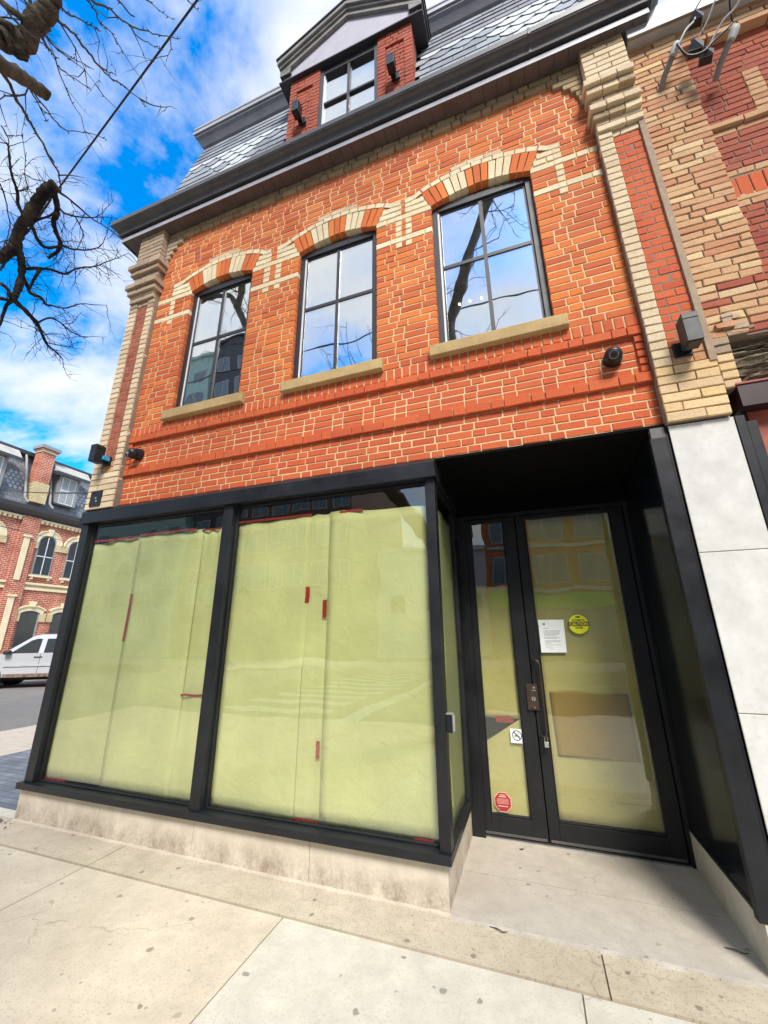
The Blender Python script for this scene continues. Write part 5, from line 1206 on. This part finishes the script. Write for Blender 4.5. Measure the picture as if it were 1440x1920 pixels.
# ================================================================== WIRES
def wire(pts, r, label, sag=.25):
    a, b = Vector(pts[0]), Vector(pts[1]); P = [a.lerp(b, t/24)-Vector((0, 0, sag*4*(t/24)*(1-t/24))) for t in range(25)]
    mb = MB(); mb.tube(P, r, 'wire', 6); tag(mb.build('overhead_wire', None, smooth=True, origin=tuple(a)), label, 'wire', 'overhead wires')
d_ = (Vector((-2.94, -.99, 8.74))-Vector((-9.20, .40, 8.52)))
wire((Vector((-9.20, .40, 8.52))-d_*2.5, Vector((-2.94, -.99, 8.74))+d_*2.2), .012, 'black overhead wire crossing the sky diagonally at the top left', 0.0)
wire(((-4.24, -.08, 2.99), (-22, 7.2, 7.95)), .009, 'thin black wire from the left pilaster to the brick terrace', .06)
wire(((-8.5, .83, 3.40), (-21.9, 10.8, 6.23)), .008, 'thin black wire crossing low in front of the brick terrace', .03)
for k, (y, z) in enumerate(((-6.2, 10.7), (-6.0, 9.35), (-7.4, 8.4))): wire(((-40, y, z), (40, y, z+.2)), .02 if k < 2 else .014, ('highest', 'middle', 'lowest')[k]+' of the street cables reflected in the upper windows', .6)

# ================================================================== ACROSS THE MAIN STREET (seen in the glass)
def block(name, x0, x1, y0, y1, h, mat, label, nx, fl, sill0, pitch, ww, wh, trim=None, first=0):
    o = thing(name, ((x0+x1)/2, y0, 0), label, 'building'); b = MB(); b.box(x0, x1, y1, y0, -.2, h, mat)
    if trim:
        for k in range(fl): b.box(x0, x1, y0, y0+.12, sill0+k*pitch-.55, sill0+k*pitch-.30, trim)
        n = nx+1
        for k in range(n): xx = x0+(x1-x0)*k/nx; b.box(xx-.18, xx+.18, y0, y0+.10, sill0-1, h, mat)
    b.box(x0-.2, x1+.2, y1, y0+.3, h, h+.3, trim or mat); b.build('wall', o); proto = None
    for k in range(first, fl):
        for i in range(nx):
            cx = x0+(x1-x0)*(i+.5)/nx; z = sill0+k*pitch
            if proto is None:
                f = MB(); f.box(-ww/2, ww/2, 0, .06, 0, wh, 'ogrey'); p = f.build('window', o, local=True)
                g_ = MB(); g_.box(-ww/2+.08, -.04, .06, .08, .08, wh-.08, 'oglass'); g_.box(.04, ww/2-.08, .06, .08, .08, wh-.08, 'oglass'); g_.build('pane', p, local=True); proto = p; q = p
            else: q = copy_tree(proto, o)
            q.location = (cx-o.location.x, 0.0, z)
    return o
OB = block('apartment_building', -2.4, 22, -24, -36, 22, 'ored', 'orange brick apartment block across the street, seen reflected in the glass doors', 9, 6, 4.8, 3.0, 1.9, 1.9, 'ogrey')
f = MB(); f.box(-2.2, 21.8, -24, -23.6, 3.2, 4.1, 'ogreen'); f.build('green_fascia', OB); f = MB(); f.box(-2.2, 21.8, -24, -23.9, .1, 3.2, 'oglass'); f.build('shop_glass', OB)
block('office_building', -24.4, -12.4, -25, -38, 17, 'obrown', 'dark brown brick building across the street, seen reflected in the top of the shopfront', 6, 4, 5.2, 3.2, 1.6, 2.0)
block('tower_block', -30, -24.6, -26, -38, 33, 'odark', 'tall dark tower across the street, seen reflected low in the left upper window', 2, 9, 4.2, 3.1, 1.7, 1.9)
block('tower_block', -42, -30.2, -25.5, -38, 31.5, 'opale', 'tall pale green tower across the street, seen reflected low in the left upper window', 4, 9, 4.2, 3.0, 1.7, 1.5)
block('low_building', -12.2, -2.6, -30, -40, 8.6, 'owhite', 'low white rendered building between the two larger ones across the street', 3, 1, 3.4, 3, 1.2, 1.4)

# ================================================================== SKY, SUN, CAMERA
SUN_EL, SUN_AZ = rad(48), rad(152)
wd = bpy.data.worlds.new('World'); sc.world = wd; wd.use_nodes = True; t = NT(wd.node_tree)
for n in list(wd.node_tree.nodes): wd.node_tree.nodes.remove(n)
sky = t.n('ShaderNodeTexSky', sky_type='NISHITA', sun_disc=False, sun_elevation=SUN_EL, sun_rotation=SUN_AZ, air_density=1.0, dust_density=.3, ozone_density=3.0)
gen = t.n('ShaderNodeTexCoord').outputs['Generated']
sp = t.n('ShaderNodeSeparateXYZ', ins={0: gen})
den = t.math('ADD', t.math('MAXIMUM', sp.outputs[2], 0.0), .32)
cv = t.n('ShaderNodeCombineXYZ', ins={0: t.math('DIVIDE', sp.outputs[0], den), 1: t.math('DIVIDE', sp.outputs[1], den), 2: 0.0}).outputs[0]
mp = t.n('ShaderNodeMapping', ins={0: cv, 1: (CLX, CLY, 0), 2: (0, 0, .5), 3: (1.0, 1.35, 1)}).outputs[0]
n1 = t.noise(mp, 1.45, 9, .58, .35); n2 = t.noise(mp, 4.5, 7, .6)
cl = t.math('ADD', t.math('MULTIPLY', n1, .74), t.math('MULTIPLY', n2, .26))
mask = t.ramp(cl, [(.41, 0.0), (.475, .6), (.56, 1.0)])
shade = t.ramp(t.noise(mp, 2.3, 6, .6), [(.35, (.25,.285,.34)), (.62, (.335, .335, .338))])
hs = t.n('ShaderNodeHueSaturation', ins={'Saturation': 1.5, 'Value': 1.25, 'Color': sky.outputs[0]}).outputs[0]
bl = t.n('ShaderNodeVectorMath', operation='SCALE', ins={0: hs, 'Scale': SKYS}).outputs[0]
col = t.mix(mask, bl, shade)
bg = t.n('ShaderNodeBackground', ins={0: col, 1: 1.0}); wo = t.n('ShaderNodeOutputWorld', ins={0: bg.outputs[0]})
L = bpy.data.lights.new('sun', 'SUN'); L.energy = SUNE; L.angle = rad(SUNA); L.color = (1, .95, .87)
so = bpy.data.objects.new('sun', L); COL.objects.link(so)
sd = Vector((math.sin(SUN_AZ)*math.cos(SUN_EL), math.cos(SUN_AZ)*math.cos(SUN_EL), math.sin(SUN_EL)))
so.rotation_euler = (-sd).to_track_quat('-Z', 'Y').to_euler(); so.location = sd*60
cam = bpy.data.cameras.new('camera'); co = bpy.data.objects.new('camera', cam); COL.objects.link(co)
yw, pt, rl = -3.39347598e-01, 3.01350315e-01, -6.61910272e-03
fw = Vector((math.sin(yw)*math.cos(pt), math.cos(yw)*math.cos(pt), math.sin(pt))); rt = Vector((math.cos(yw), -math.sin(yw), 0)); up = rt.cross(fw)
r2 = rt*math.cos(rl)+up*math.sin(rl); u2 = -rt*math.sin(rl)+up*math.cos(rl)
mtx = Matrix((r2, u2, -fw)).transposed().to_4x4(); mtx.translation = Vector((0, -2.8, 1.52)); co.matrix_world = mtx
cam.sensor_fit = 'HORIZONTAL'; cam.sensor_width = 36; cam.lens = 36*743.796/1440; cam.clip_start = .05; cam.clip_end = 2000
sc.camera = co
sc.view_settings.view_transform = 'Standard'; sc.view_settings.look = 'None'; sc.view_settings.exposure = EXPO; sc.view_settings.gamma = 1
sc.cycles.max_bounces = 8; sc.cycles.transparent_max_bounces = 12
